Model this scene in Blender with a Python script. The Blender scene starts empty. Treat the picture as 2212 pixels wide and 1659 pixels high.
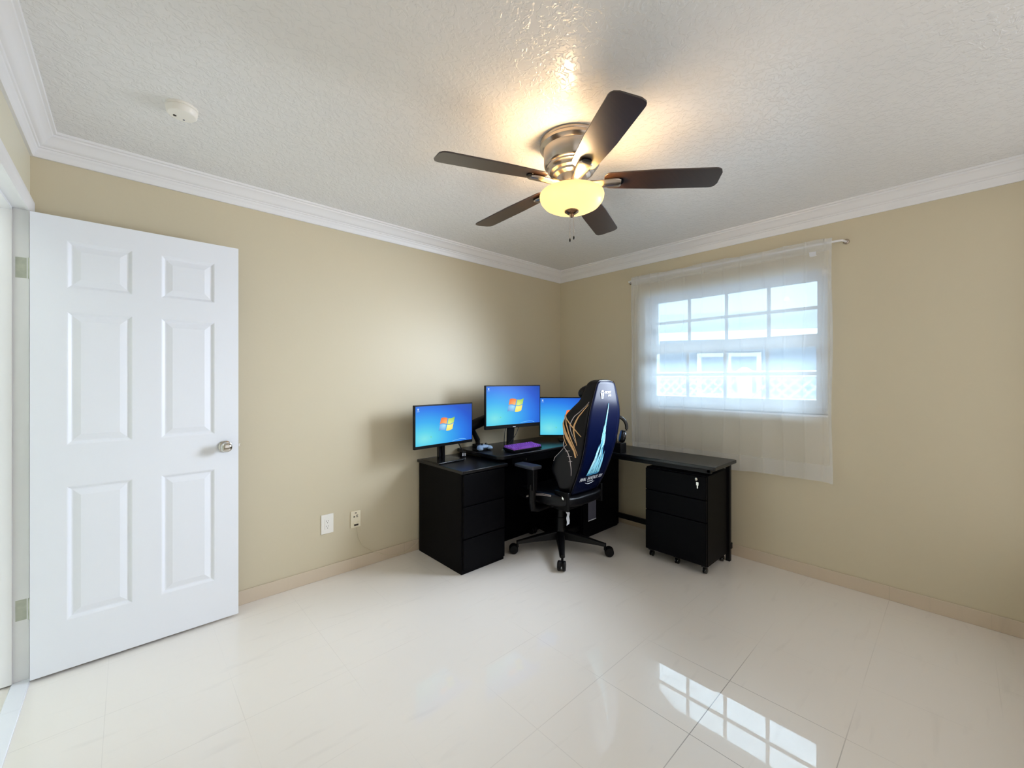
import bpy, bmesh, math, random
from mathutils import Vector, Matrix, Euler
random.seed(7)
PI = math.pi
SC = bpy.context.scene
COL = SC.collection

# ------------------------------------------------------------------ camera
cam_d = bpy.data.cameras.new('camera'); cam = bpy.data.objects.new('camera', cam_d); COL.objects.link(cam)
cam_d.sensor_width = 36.0; cam_d.sensor_fit = 'HORIZONTAL'
cam_d.lens = 894 / 2212 * 36.0
cam_d.shift_y = -9.5 / 2212
cam_d.clip_start = 0.02; cam_d.clip_end = 200
cam.location = (-3.347, -2.861, 1.32)
cam.rotation_euler = Vector((0.680, 0.7332, 0)).to_track_quat('-Z', 'Y').to_euler()
SC.camera = cam

# ------------------------------------------------------------------ view
vs = SC.view_settings
SC.display_settings.display_device = 'sRGB'
vs.view_transform = 'Standard'; vs.look = 'None'; vs.gamma = 1; vs.use_curve_mapping = False
vs.exposure = 0.10
SC.cycles.use_denoising = True
SC.cycles.max_bounces = 12; SC.cycles.diffuse_bounces = 6; SC.cycles.transparent_max_bounces = 24
SC.cycles.sample_clamp_indirect = 6.0
SC.cycles.caustics_reflective = False; SC.cycles.caustics_refractive = False

def lin(r, g, b):
    f = lambda c: (c / 255 / 12.92) if c / 255 <= 0.04045 else ((c / 255 + 0.055) / 1.055) ** 2.4
    return (f(r), f(g), f(b), 1)

# ------------------------------------------------------------------ sky: hazy bright overcast, brighter overhead
SKY_LOW, SKY_HIGH = 2.2, 19.0
w = bpy.data.worlds.new('overcast_sky'); SC.world = w; w.use_nodes = True
nt = w.node_tree; nt.nodes.clear()
wo = nt.nodes.new('ShaderNodeOutputWorld'); bg = nt.nodes.new('ShaderNodeBackground')
tc = nt.nodes.new('ShaderNodeTexCoord'); sx = nt.nodes.new('ShaderNodeSeparateXYZ')
mr = nt.nodes.new('ShaderNodeMapRange'); mr.interpolation_type = 'SMOOTHSTEP'
mr.inputs['From Min'].default_value = 0.17; mr.inputs['From Max'].default_value = 0.50
mr.inputs['To Min'].default_value = SKY_LOW; mr.inputs['To Max'].default_value = SKY_HIGH
nt.links.new(tc.outputs['Generated'], sx.inputs[0]); nt.links.new(sx.outputs['Z'], mr.inputs['Value'])
bg.inputs['Color'].default_value = (0.70, 0.86, 1.0, 1)
nt.links.new(mr.outputs[0], bg.inputs['Strength']); nt.links.new(bg.outputs[0], wo.inputs[0])

def area(name, loc, rot, sx_, sy_, power, col, portal=False):
    l = bpy.data.lights.new(name, 'AREA'); l.shape = 'RECTANGLE'; l.size = sx_; l.size_y = sy_
    l.energy = power; l.color = col
    if portal: l.cycles.is_portal = True
    o = bpy.data.objects.new(name, l); COL.objects.link(o); o.location = loc; o.rotation_euler = rot
    return o
# sky portal in the window opening (sampling only, faces the room = -X)
area('window_portal', (0.205, -1.63, 1.57), (0, PI / 2, 0), 0.96, 1.30, 1, (1, 1, 1), True)
# added lamp inside the curtain, boosting window light on the far wall and door
wl = area('window_fill', (-0.40, -1.71, 1.53), (0, 0, 0), 0.70, 0.90, 21.5, (0.76, 0.86, 1.0))
wl.rotation_euler = Vector((-0.85, 0.50, -0.25)).to_track_quat('-Z', 'Y').to_euler(); wl.data.spread = math.radians(95)
# added soft fill lamp behind the camera, not a real window
area('rear_fill', (-1.75, -3.24, 1.45), (PI / 2, 0, 0), 3.2, 2.1, 18, (0.92, 0.94, 1.0))
# unseen lamp added to brighten the hall beyond the open door
area('hall_fill', (-4.3, -0.6, 2.38), (0, 0, 0), 0.7, 1.2, 5, (0.95, 1.0, 0.98))

# ------------------------------------------------------------------ node material helpers
def mat(name, col=(0.5, 0.5, 0.5, 1), rough=0.5, metal=0.0, spec=0.5, coat=0.0, coat_rough=0.05,
        bump=None, noise=None, sheen=0.0, emit=None, emit_s=0.0, ior=None, trans=0.0, alpha=1.0):
    m = bpy.data.materials.new(name); m.use_nodes = True
    n = m.node_tree.nodes; L = m.node_tree.links
    p = n['Principled BSDF']
    p.inputs['Base Color'].default_value = col; p.inputs['Roughness'].default_value = rough
    p.inputs['Metallic'].default_value = metal; p.inputs['Specular IOR Level'].default_value = spec
    p.inputs['Coat Weight'].default_value = coat; p.inputs['Coat Roughness'].default_value = coat_rough
    if ior: p.inputs['IOR'].default_value = ior
    p.inputs['Transmission Weight'].default_value = trans; p.inputs['Alpha'].default_value = alpha
    if emit: p.inputs['Emission Color'].default_value = emit; p.inputs['Emission Strength'].default_value = emit_s
    t = n.new('ShaderNodeTexCoord')
    # every material carries a small procedural variation
    sc, amt = noise or (6.0, 0.04)
    nz = n.new('ShaderNodeTexNoise'); nz.inputs['Scale'].default_value = sc; nz.inputs['Detail'].default_value = 4
    L.new(t.outputs['Object'], nz.inputs['Vector'])
    mx = n.new('ShaderNodeMix'); mx.data_type = 'RGBA'
    mx.inputs[6].default_value = tuple(c * (1 - amt) for c in col[:3]) + (1,)
    mx.inputs[7].default_value = tuple(min(1, c * (1 + amt)) for c in col[:3]) + (1,)
    L.new(nz.outputs['Fac'], mx.inputs[0]); L.new(mx.outputs[2], p.inputs['Base Color'])
    if bump:
        bs, st, dist = bump
        b = n.new('ShaderNodeBump'); b.inputs['Strength'].default_value = st; b.inputs['Distance'].default_value = dist
        nb = n.new('ShaderNodeTexNoise'); nb.inputs['Scale'].default_value = bs; nb.inputs['Detail'].default_value = 3
        L.new(t.outputs['Object'], nb.inputs['Vector']); L.new(nb.outputs['Fac'], b.inputs['Height'])
        L.new(b.outputs[0], p.inputs['Normal'])
    return m

WALL = mat('tan_wall_paint', lin(204, 193, 167), 0.45, spec=0.35, bump=(60, 0.10, 0.003), noise=(0.8, 0.012))
WHITE = mat('white_trim_paint', lin(232, 231, 232), 0.35, noise=(3, 0.01))
DOORW = mat('white_door_paint', lin(232, 234, 240), 0.38, bump=(90, 0.04, 0.002), noise=(3, 0.01))
HALLW = mat('hall_wall_paint', lin(228, 228, 218), 0.6)
VINYL = mat('white_vinyl', lin(240, 245, 252), 0.35)
BLACKW = mat('black_laminate', lin(3, 3, 6), 0.5, spec=0.08, bump=(40, 0.05, 0.001), noise=(12, 0.2))
BLACKTOP = mat('black_desk_top', lin(9, 9, 13), 0.28, spec=0.45, bump=(70, 0.06, 0.001), noise=(14, 0.2))
BLACKP = mat('black_plastic', lin(4, 4, 6), 0.42, spec=0.22)
BLACKG = mat('gloss_black_plastic', lin(12, 12, 15), 0.15)
BLACKM = mat('black_metal', lin(5, 5, 7), 0.42, spec=0.25)
LEATHER = mat('black_leather', lin(6, 6, 9), 0.38, spec=0.28, bump=(220, 0.12, 0.0008))
NAVY = mat('navy_leather', lin(5, 11, 38), 0.26, spec=0.09, coat=0.0, bump=(300, 0.05, 0.0006))
GOLD = mat('gold_thread', lin(214, 170, 118), 0.45)
SILVER = mat('silver_thread', lin(190, 180, 180), 0.45)
CHROME = mat('satin_chrome', lin(205, 202, 196), 0.12, metal=1.0)
NICKEL = mat('brushed_nickel', lin(196, 184, 172), 0.24, metal=1.0, bump=(120, 0.05, 0.001))
HINGE = mat('painted_hinge_metal', lin(176, 178, 164), 0.45, metal=0.1, noise=(30, 0.35))
PLATE_W = mat('white_plate_plastic', lin(236, 232, 224), 0.35)
PLATE_B = mat('almond_plate_plastic', lin(232, 222, 196), 0.35)
DARK = mat('dark_slot', lin(40, 28, 16), 0.7)
PURPLE = mat('purple_keycap', lin(158, 92, 214), 0.4)
PAPERW = mat('white_label', lin(225, 228, 235), 0.5)
GREYLAB = mat('grey_label', lin(96, 96, 110), 0.5)
ICE = mat('ice_blue_print', lin(120, 205, 235), 0.35, noise=(60, 0.55))
INKW = mat('white_print', lin(225, 228, 232), 0.4)
CABLE = mat('beige_cable', lin(206, 194, 168), 0.5)
BLUEISH = mat('pale_blue_plastic', lin(150, 180, 215), 0.3)

# textured knock-down ceiling
def ceiling_mat():
    m = mat('knockdown_ceiling', lin(228, 227, 226), 0.26, spec=0.5, noise=(0.6, 0.01))
    n = m.node_tree.nodes; L = m.node_tree.links; p = n['Principled BSDF']
    t = n.new('ShaderNodeTexCoord')
    a = n.new('ShaderNodeTexNoise'); a.inputs['Scale'].default_value = 34; a.inputs['Detail'].default_value = 2.5
    a.inputs['Roughness'].default_value = 0.55; a.inputs['Distortion'].default_value = 0.9
    r = n.new('ShaderNodeValToRGB'); r.color_ramp.elements[0].position = 0.46; r.color_ramp.elements[1].position = 0.56
    b = n.new('ShaderNodeBump'); b.inputs['Strength'].default_value = 0.32; b.inputs['Distance'].default_value = 0.005
    L.new(t.outputs['Object'], a.inputs['Vector']); L.new(a.outputs['Fac'], r.inputs[0])
    L.new(r.outputs[0], b.inputs['Height']); L.new(b.outputs[0], p.inputs['Normal'])
    return m
CEIL = ceiling_mat()

def floor_mat(name, base, rough, tile=True, ox=-1.414, oy=-2.18, s=0.4):
    m = mat(name, base, rough, spec=0.25, coat=0.85, coat_rough=0.0)
    m.node_tree.nodes['Principled BSDF'].inputs['Coat IOR'].default_value = 1.5
    n = m.node_tree.nodes; L = m.node_tree.links; p = n['Principled BSDF']
    g = n.new('ShaderNodeNewGeometry'); sp = n.new('ShaderNodeSeparateXYZ'); L.new(g.outputs['Position'], sp.inputs[0])
    def M(op, a, b=None, c=None):
        q = n.new('ShaderNodeMath'); q.operation = op
        for i, v in enumerate((a, b, c)):
            if v is None: continue
            if isinstance(v, (int, float)): q.inputs[i].default_value = v
            else: L.new(v, q.inputs[i])
        return q.outputs[0]
    def line(sock, o, wd):
        f = M('FRACT', M('DIVIDE', M('SUBTRACT', sock, o - 40 * s), s))
        d = M('ABSOLUTE', M('SUBTRACT', f, 0.5))          # 0.5 at the joint
        return M('GREATER_THAN', d, 0.5 - wd / s)
    gx = line(sp.outputs['X'], ox, 0.0012); gy = line(sp.outputs['Y'], oy, 0.0016)
    joint = M('MAXIMUM', gx, gy)
    # joints are filled flush and show more in some places than others
    nz = n.new('ShaderNodeTexNoise'); nz.inputs['Scale'].default_value = 1.3; L.new(g.outputs['Position'], nz.inputs['Vector'])
    # joints around one spot painted stronger, where grazing light brings them out
    dx = M('SUBTRACT', sp.outputs['X'], -1.62); dy = M('SUBTRACT', sp.outputs['Y'], -2.25)
    rr = M('SQRT', M('ADD', M('MULTIPLY', dx, dx), M('MULTIPLY', dy, dy)))
    near = M('MAXIMUM', M('MULTIPLY_ADD', rr, -1.7, 1.0), 0.0)
    vis = M('MULTIPLY', joint, M('ADD', M('MULTIPLY_ADD', nz.outputs['Fac'], 0.9, -0.38), near))
    vis = M('MAXIMUM', M('MINIMUM', vis, 0.8), 0.0)
    # soft streaky veins, angled
    mp = n.new('ShaderNodeMapping'); mp.inputs['Rotation'].default_value = (0, 0, 0.35); mp.inputs['Scale'].default_value = (1.6, 9, 1)
    L.new(g.outputs['Position'], mp.inputs[0])
    v = n.new('ShaderNodeTexNoise'); v.inputs['Scale'].default_value = 2.2; v.inputs['Detail'].default_value = 5
    v.inputs['Distortion'].default_value = 0.6; L.new(mp.outputs[0], v.inputs['Vector'])
    vr = n.new('ShaderNodeValToRGB'); vr.color_ramp.elements[0].position = 0.60; vr.color_ramp.elements[1].position = 0.80
    L.new(v.outputs['Fac'], vr.inputs[0])
    c1 = n.new('ShaderNodeMix'); c1.data_type = 'RGBA'; c1.inputs[6].default_value = base
    c1.inputs[7].default_value = (base[0] * .92, base[1] * .92, base[2] * .92, 1); L.new(vr.outputs[0], c1.inputs[0])
    c2 = n.new('ShaderNodeMix'); c2.data_type = 'RGBA'; L.new(c1.outputs[2], c2.inputs[6])
    c2.inputs[7].default_value = lin(132, 124, 118)
    if tile: L.new(vis, c2.inputs[0])
    else: c2.inputs[0].default_value = 0
    L.new(c2.outputs[2], p.inputs['Base Color'])
    return m
FLOOR = floor_mat('polished_porcelain_tile', lin(234, 228, 221), 0.34)
BASEB = floor_mat('porcelain_baseboard', lin(206, 190, 168), 0.3)
MARBLE = floor_mat('white_marble', lin(232, 234, 242), 0.25, tile=False)

def glass_mat():
    m = bpy.data.materials.new('window_glass'); m.use_nodes = True
    n = m.node_tree.nodes; n.clear(); L = m.node_tree.links
    o = n.new('ShaderNodeOutputMaterial'); mx = n.new('ShaderNodeMixShader')
    t = n.new('ShaderNodeBsdfTransparent'); t.inputs[0].default_value = (0.93, 0.98, 1.0, 1)
    g = n.new('ShaderNodeBsdfGlossy'); g.inputs['Roughness'].default_value = 0.01
    f = n.new('ShaderNodeFresnel'); f.inputs[0].default_value = 1.45
    L.new(f.outputs[0], mx.inputs[0]); L.new(t.outputs[0], mx.inputs[1]); L.new(g.outputs[0], mx.inputs[2]); L.new(mx.outputs[0], o.inputs[0])
    return m
GLASS = glass_mat()

def sheer_mat(name, fac):
    m = bpy.data.materials.new(name); m.use_nodes = True
    n = m.node_tree.nodes; n.clear(); L = m.node_tree.links
    o = n.new('ShaderNodeOutputMaterial'); mx = n.new('ShaderNodeMixShader'); m2 = n.new('ShaderNodeMixShader')
    t = n.new('ShaderNodeBsdfTransparent'); d = n.new('ShaderNodeBsdfDiffuse'); tr = n.new('ShaderNodeBsdfTranslucent')
    d.inputs[0].default_value = lin(248, 248, 249); tr.inputs[0].default_value = lin(244, 247, 251)
    c = n.new('ShaderNodeTexCoord'); w_ = n.new('ShaderNodeTexNoise'); w_.inputs['Scale'].default_value = 500
    L.new(c.outputs['Object'], w_.inputs['Vector'])
    ma = n.new('ShaderNodeMath'); ma.operation = 'MULTIPLY_ADD'; ma.inputs[1].default_value = 0.06; ma.inputs[2].default_value = fac - 0.03
    L.new(w_.outputs['Fac'], ma.inputs[0])
    m2.inputs[0].default_value = 0.65
    L.new(d.outputs[0], m2.inputs[1]); L.new(tr.outputs[0], m2.inputs[2])
    L.new(ma.outputs[0], mx.inputs[0]); L.new(t.outputs[0], mx.inputs[1]); L.new(m2.outputs[0], mx.inputs[2]); L.new(mx.outputs[0], o.inputs[0])
    return m
SHEER = sheer_mat('sheer_white_voile', 0.60)
HEM = sheer_mat('sheer_voile_hem', 0.42)

def emit_mat(name, col, s):
    m = bpy.data.materials.new(name); m.use_nodes = True
    n = m.node_tree.nodes; n.clear(); L = m.node_tree.links
    o = n.new('ShaderNodeOutputMaterial'); e = n.new('ShaderNodeEmission'); e.inputs[0].default_value = col; e.inputs[1].default_value = s
    c = n.new('ShaderNodeTexCoord'); z = n.new('ShaderNodeTexNoise'); z.inputs['Scale'].default_value = 30
    mx = n.new('ShaderNodeMix'); mx.data_type = 'RGBA'; mx.inputs[6].default_value = tuple(v * .92 for v in col[:3]) + (1,); mx.inputs[7].default_value = col
    L.new(c.outputs['Object'], z.inputs[0]); L.new(z.outputs['Fac'], mx.inputs[0]); L.new(mx.outputs[2], e.inputs[0])
    L.new(e.outputs[0], o.inputs[0]); return m

def screen_mat():
    m = bpy.data.materials.new('lit_desktop_screen'); m.use_nodes = True
    n = m.node_tree.nodes; n.clear(); L = m.node_tree.links
    o = n.new('ShaderNodeOutputMaterial'); e = n.new('ShaderNodeEmission'); e.inputs[1].default_value = 0.92
    gl = n.new('ShaderNodeBsdfGlossy'); gl.inputs['Roughness'].default_value = 0.35; gl.inputs[0].default_value = (0.012, 0.012, 0.012, 1)
    ad = n.new('ShaderNodeAddShader')
    uv = n.new('ShaderNodeUVMap'); uv.uv_map = 'UVMap'
    mp = n.new('ShaderNodeMapping'); mp.inputs['Location'].default_value = (-0.12, -0.14, 0); mp.inputs['Scale'].default_value = (0.85, 0.80, 1)
    L.new(uv.outputs[0], mp.inputs[0])
    gr = n.new('ShaderNodeTexGradient'); gr.gradient_type = 'SPHERICAL'; L.new(mp.outputs[0], gr.inputs[0])
    r = n.new('ShaderNodeValToRGB'); cr = r.color_ramp
    cr.elements[0].position = 0.0; cr.elements[0].color = lin(28, 70, 168)
    cr.elements[1].position = 1.0; cr.elements[1].color = lin(132, 232, 236)
    for pos, c in ((0.22, lin(36, 88, 206)), (0.42, lin(48, 128, 236)), (0.66, lin(64, 176, 244)), (0.86, lin(96, 214, 240))):
        q = cr.elements.new(pos); q.color = c
    L.new(gr.outputs['Fac'], r.inputs[0]); L.new(r.outputs[0], e.inputs[0])
    L.new(e.outputs[0], ad.inputs[0]); L.new(gl.outputs[0], ad.inputs[1]); L.new(ad.outputs[0], o.inputs[0])
    return m
SCREEN = screen_mat()
def pane_mat(name, outer, inner, cx, cz):
    m = bpy.data.materials.new(name); m.use_nodes = True
    n = m.node_tree.nodes; n.clear(); L = m.node_tree.links
    o = n.new('ShaderNodeOutputMaterial'); e = n.new('ShaderNodeEmission'); c = n.new('ShaderNodeTexCoord')
    mp = n.new('ShaderNodeMapping'); mp.inputs['Location'].default_value = (-cx * .8, 0, -cz * .8); mp.inputs['Scale'].default_value = (.8, 0, .8)
    g = n.new('ShaderNodeTexGradient'); g.gradient_type = 'SPHERICAL'; mx = n.new('ShaderNodeMix'); mx.data_type = 'RGBA'
    mx.inputs[6].default_value = outer; mx.inputs[7].default_value = inner
    L.new(c.outputs['Generated'], mp.inputs[0]); L.new(mp.outputs[0], g.inputs[0]); L.new(g.outputs['Fac'], mx.inputs[0])
    L.new(mx.outputs[2], e.inputs[0]); L.new(e.outputs[0], o.inputs[0]); return m
LRED = pane_mat('logo_red', lin(240, 78, 24), lin(250, 190, 120), .80, .15); LGREEN = pane_mat('logo_green', lin(92, 178, 40), lin(225, 240, 140), .30, .20)
LBLUE = pane_mat('logo_blue', lin(24, 100, 200), lin(170, 225, 250), .70, .75); LYEL = pane_mat('logo_yellow', lin(250, 200, 20), lin(255, 248, 150), .35, .65)
SWOOSH = emit_mat('screen_swoosh', lin(120, 196, 248), 1.0)
ICON = emit_mat('desktop_icon', lin(190, 215, 245), 1.0)

def wood_blade_mat():
    m = mat('espresso_blade', lin(42, 30, 26), 0.32, spec=0.6, coat=0.4, coat_rough=0.3)
    n = m.node_tree.nodes; L = m.node_tree.links; p = n['Principled BSDF']
    t = n.new('ShaderNodeTexCoord'); mp = n.new('ShaderNodeMapping'); mp.inputs['Scale'].default_value = (3, 60, 3)
    z = n.new('ShaderNodeTexNoise'); z.inputs['Scale'].default_value = 2.0; z.inputs['Detail'].default_value = 5
    r = n.new('ShaderNodeValToRGB'); r.color_ramp.elements[0].color = lin(34, 23, 18); r.color_ramp.elements[1].color = lin(62, 42, 32)
    L.new(t.outputs['Object'], mp.inputs[0]); L.new(mp.outputs[0], z.inputs[0]); L.new(z.outputs['Fac'], r.inputs[0]); L.new(r.outputs[0], p.inputs['Base Color'])
    return m
BLADE = wood_blade_mat()
BOWL = mat('alabaster_glass_lit', lin(250, 226, 170), 0.35, emit=lin(255, 222, 140), emit_s=0.85, noise=(9, 0.12))

# ------------------------------------------------------------------ mesh builder
class MB:
    def __init__(s): s.bm = bmesh.new()
    def box(s, x0, x1, y0, y1, z0, z1, M=None):
        vs_ = [s.bm.verts.new(Vector(v)) for v in ((x0,y0,z0),(x1,y0,z0),(x1,y1,z0),(x0,y1,z0),(x0,y0,z1),(x1,y0,z1),(x1,y1,z1),(x0,y1,z1))]
        if M is not None:
            for v in vs_: v.co = M @ v.co
        for f in ((0,3,2,1),(4,5,6,7),(0,1,5,4),(1,2,6,5),(2,3,7,6),(3,0,4,7)): s.bm.faces.new([vs_[i] for i in f])
        return s
    def face(s, pts): s.bm.faces.new([s.bm.verts.new(Vector(p)) for p in pts]); return s
    def prism(s, pts, d, M=None):                       # closed polygon of 3-D points, extruded by vector d
        a = [s.bm.verts.new(Vector(p)) for p in pts]; b = [s.bm.verts.new(Vector(p) + Vector(d)) for p in pts]
        if M is not None:
            for v in a + b: v.co = M @ v.co
        n = len(a); s.bm.faces.new(a); s.bm.faces.new(list(reversed(b)))
        for i in range(n): s.bm.faces.new((a[i], b[i], b[(i+1) % n], a[(i+1) % n]))
        return s
    def lathe(s, prof, n=32, c=(0,0,0), M=None, cap=True):
        rings = []
        for r, z in prof:
            ring = []
            for i in range(n):
                t = 2 * PI * i / n
                v = Vector((c[0] + r * math.cos(t), c[1] + r * math.sin(t), c[2] + z))
                ring.append(s.bm.verts.new(M @ v if M is not None else v))
            rings.append(ring)
        for a, b in zip(rings, rings[1:]):
            for i in range(n): s.bm.faces.new((a[i], a[(i+1) % n], b[(i+1) % n], b[i]))
        if cap: s.bm.faces.new(list(reversed(rings[0]))); s.bm.faces.new(rings[-1])
        return s
    def tube(s, pts, r, n=8, flat=1.0):
        pts = [Vector(p) for p in pts]; rings = []
        up = Vector((0, 0, 1)); k = len(pts)
        rr = r if isinstance(r, (list, tuple)) else [r] * k
        for i, p in enumerate(pts):
            d = (pts[min(i+1, k-1)] - pts[max(i-1, 0)]).normalized()
            if abs(d.dot(up)) > 0.98: ref = Vector((1, 0, 0))
            else: ref = up
            a = d.cross(ref).normalized(); b = d.cross(a).normalized()
            rings.append([s.bm.verts.new(p + a * (rr[i] * math.cos(2*PI*j/n)) + b * (rr[i] * flat * math.sin(2*PI*j/n))) for j in range(n)])
        for a, b in zip(rings, rings[1:]):
            for i in range(n): s.bm.faces.new((a[i], a[(i+1) % n], b[(i+1) % n], b[i]))
        s.bm.faces.new(rings[0]); s.bm.faces.new(list(reversed(rings[-1])))
        return s
    def ball(s, c, rx, ry=None, rz=None, seg=20, M=None):
        ry = ry or rx; rz = rz or rx
        m = Matrix.Translation(c) @ Matrix.Diagonal((rx, ry, rz, 1))
        if M is not None: m = M @ m
        bmesh.ops.create_uvsphere(s.bm, u_segments=seg, v_segments=seg // 2, radius=1, matrix=m); return s
    def loft(s, loops, cap=True):
        rings = [[s.bm.verts.new(Vector(p)) for p in lp] for lp in loops]
        for a, b in zip(rings, rings[1:]):
            n = len(a)
            for i in range(n): s.bm.faces.new((a[i], a[(i+1) % n], b[(i+1) % n], b[i]))
        if cap: s.bm.faces.new(list(reversed(rings[0]))); s.bm.faces.new(rings[-1])
        return s

def obj(name, mb, m, parent=None, smooth=False, bevel=0.0, subsurf=0, loc=None, rot=None):
    bm = mb.bm
    bmesh.ops.recalc_face_normals(bm, faces=bm.faces)
    me = bpy.data.meshes.new(name); bm.to_mesh(me); bm.free()
    mats = m if isinstance(m, (list, tuple)) else [m]
    for q in mats: me.materials.append(q)
    o = bpy.data.objects.new(name, me); COL.objects.link(o)
    if parent is not None: o.parent = parent
    if loc: o.location = loc
    if rot: o.rotation_euler = rot
    if bevel:
        b = o.modifiers.new('bevel', 'BEVEL'); b.width = bevel; b.segments = 3; b.limit_method = 'ANGLE'; b.angle_limit = 0.6
    if subsurf:
        q = o.modifiers.new('subsurf', 'SUBSURF'); q.levels = subsurf; q.render_levels = subsurf
    if smooth or bevel or subsurf:
        for p in me.polygons: p.use_smooth = True
        if not subsurf:
            me.set_sharp_from_angle(angle=0.7)
    return o
def thing(name, label, cat, loc=(0,0,0), rz=0.0, group=None):
    o = bpy.data.objects.new(name, None); COL.objects.link(o); o.empty_display_size = 0.05
    o.location = loc; o.rotation_euler = (0, 0, rz); o['label'] = label; o['category'] = cat
    if group: o['group'] = group
    return o
def tag(o, label, cat, group=None):
    o['label'] = label; o['category'] = cat
    if group: o['group'] = group
    return o
def struct(name, mb, m, label, cat, **k):
    o = obj(name, mb, m, **k)
    if o.parent is None: o['kind'] = 'structure'; o['label'] = label; o['category'] = cat
    return o
def text_mesh(name, body, size, m, parent, M, shear=0.0, sx_=1.0, ext=0.0006, align='CENTER'):
    cu = bpy.data.curves.new(name, 'FONT'); cu.body = body; cu.size = size; cu.align_x = align; cu.extrude = ext; cu.shear = shear
    t = bpy.data.objects.new(name, cu); COL.objects.link(t)
    dg = bpy.context.evaluated_depsgraph_get(); dg.update()
    me = bpy.data.meshes.new_from_object(t.evaluated_get(dg)); COL.objects.unlink(t); bpy.data.objects.remove(t)
    me.transform(M @ Matrix.Diagonal((sx_, 1, 1, 1))); me.materials.clear(); me.materials.append(m); me.name = name
    o = bpy.data.objects.new(name, me); COL.objects.link(o); o.parent = parent
    return o

# ------------------------------------------------------------------ room shell
XC, YD, H = -3.673, -3.27, 2.44      # door wall x, rear wall y, ceiling height; corner of the two far walls at 0,0
WT = 0.13
WB = 0.20                             # thickness of the window wall
WY0, WY1, WZ0, WZ1 = -2.282, -0.982, 1.085, 2.05   # window opening
DY0, DY1, DZ = -0.86, -0.08, 2.065                 # door opening in the door wall
struct('floor', MB().box(XC, 0, YD, 0, -0.1, 0), FLOOR, 'polished beige square floor tiles of the room', 'floor')
struct('ceiling', MB().box(XC - .1, 0.1, YD - .1, 0.1, H, H + 0.1), CEIL, 'white knock-down textured ceiling around the fan', 'ceiling')
struct('wall_back', MB().box(XC - WT, WT, 0, WT, -0.1, H), WALL, 'tan painted wall behind the monitors and outlets', 'wall')
wb = MB()
wb.box(0, WB, YD, WY0, -0.1, H).box(0, WB, WY1, 0, -0.1, H).box(0, WB, WY0, WY1, -0.1, WZ0).box(0, WB, WY0, WY1, WZ1, H)
struct('wall_right', wb, WALL, 'tan painted wall with the curtained window', 'wall')
wc = MB()
wc.box(XC - WT, XC, YD, DY0 - .018, -0.1, H).box(XC - WT, XC, DY1 + .018, 0, -0.1, H).box(XC - WT, XC, DY0 - .018, DY1 + .018, DZ + .018, H)
struct('wall_left', wc, mat('tan_wall_paint_left', lin(214, 208, 186), 0.45, noise=(0.8, 0.01)), 'pale tan wall strip above the open doorway', 'wall')
struct('wall_front', MB().box(XC - WT, WT, YD - WT, YD, -0.1, H), WALL, 'tan painted wall behind the camera', 'wall')
# hallway beyond the door
struct('floor_hall', MB().box(XC - 1.5, XC, -2.4, 1.2, -0.1, -0.002), FLOOR, 'beige tile floor of the hall beyond the doorway', 'floor')
hw = MB(); hw.box(XC - 1.6, XC - 1.5, -2.4, 1.2, -0.1, H).box(XC - 1.5, XC - WT, 1.2, 1.3, -0.1, H).box(XC - 1.5, XC - WT, -2.5, -2.4, -0.1, H)
struct('wall_hall', hw, HALLW, 'off-white hall wall seen through the doorway', 'wall')
struct('ceiling_hall', MB().box(XC - 1.6, XC - .1, -2.5, 1.3, H, H + .1), HALLW, 'white hall ceiling beyond the doorway', 'ceiling')

# crown moulding, mitred at the corners
CP = [(0, .106), (.010, .106), (.014, .100), (.016, .088), (.023, .080), (.026, .068), (.031, .066), (.034, .060), (.040, .058),
      (.047, .050), (.056, .036), (.068, .024), (.076, .020), (.078, .012), (.088, .010), (.090, .0), (0, 0)]
def crown(name, which, label):
    mb = MB(); loops = []
    for end in (0, 1):
        lp = []
        for p, dz in CP:
            z = H - dz
            if which == 'back': lp.append(((XC + p) if end == 0 else -p, -p, z))
            if which == 'right': lp.append((-p, -p if end == 0 else YD + p, z))
            if which == 'left': lp.append((XC + p, -p if end == 0 else YD + p, z))
            if which == 'front': lp.append(((XC + p) if end == 0 else -p, YD + p, z))
        loops.append(lp)
    mb.loft(loops)
    return struct(name, mb, WHITE, label, 'crown moulding', smooth=True)
crown('trim_1', 'back', 'white crown moulding above the wall with the monitors')
crown('trim_2', 'right', 'white crown moulding above the window wall')
crown('trim_3', 'left', 'white crown moulding above the doorway at left')
crown('trim_4', 'front', 'white crown moulding on the wall behind the camera')
# tile baseboards
BH = 0.083
struct('baseboard_back', MB().box(XC, 0, -0.009, 0, 0, BH), BASEB, 'beige tile baseboard below the outlets', 'baseboard', bevel=0.002)
struct('baseboard_right', MB().box(-0.009, 0, YD, -0.009, 0, BH), BASEB, 'beige tile baseboard below the window', 'baseboard', bevel=0.002)
struct('baseboard_left', MB().box(XC, XC + .009, YD, DY0 - .07, 0, BH), BASEB, 'beige tile baseboard on the door wall', 'baseboard', bevel=0.002)
struct('baseboard_front', MB().box(XC + .009, -0.009, YD, YD + .009, 0, BH), BASEB, 'beige tile baseboard behind the camera', 'baseboard', bevel=0.002)
# marble threshold under the doorway
struct('trim_5', MB().box(XC - 0.045, XC + 0.012, DY0, DY1, -0.02, 0.006), MARBLE, 'white marble threshold strip in the doorway', 'threshold', bevel=0.003)

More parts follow.
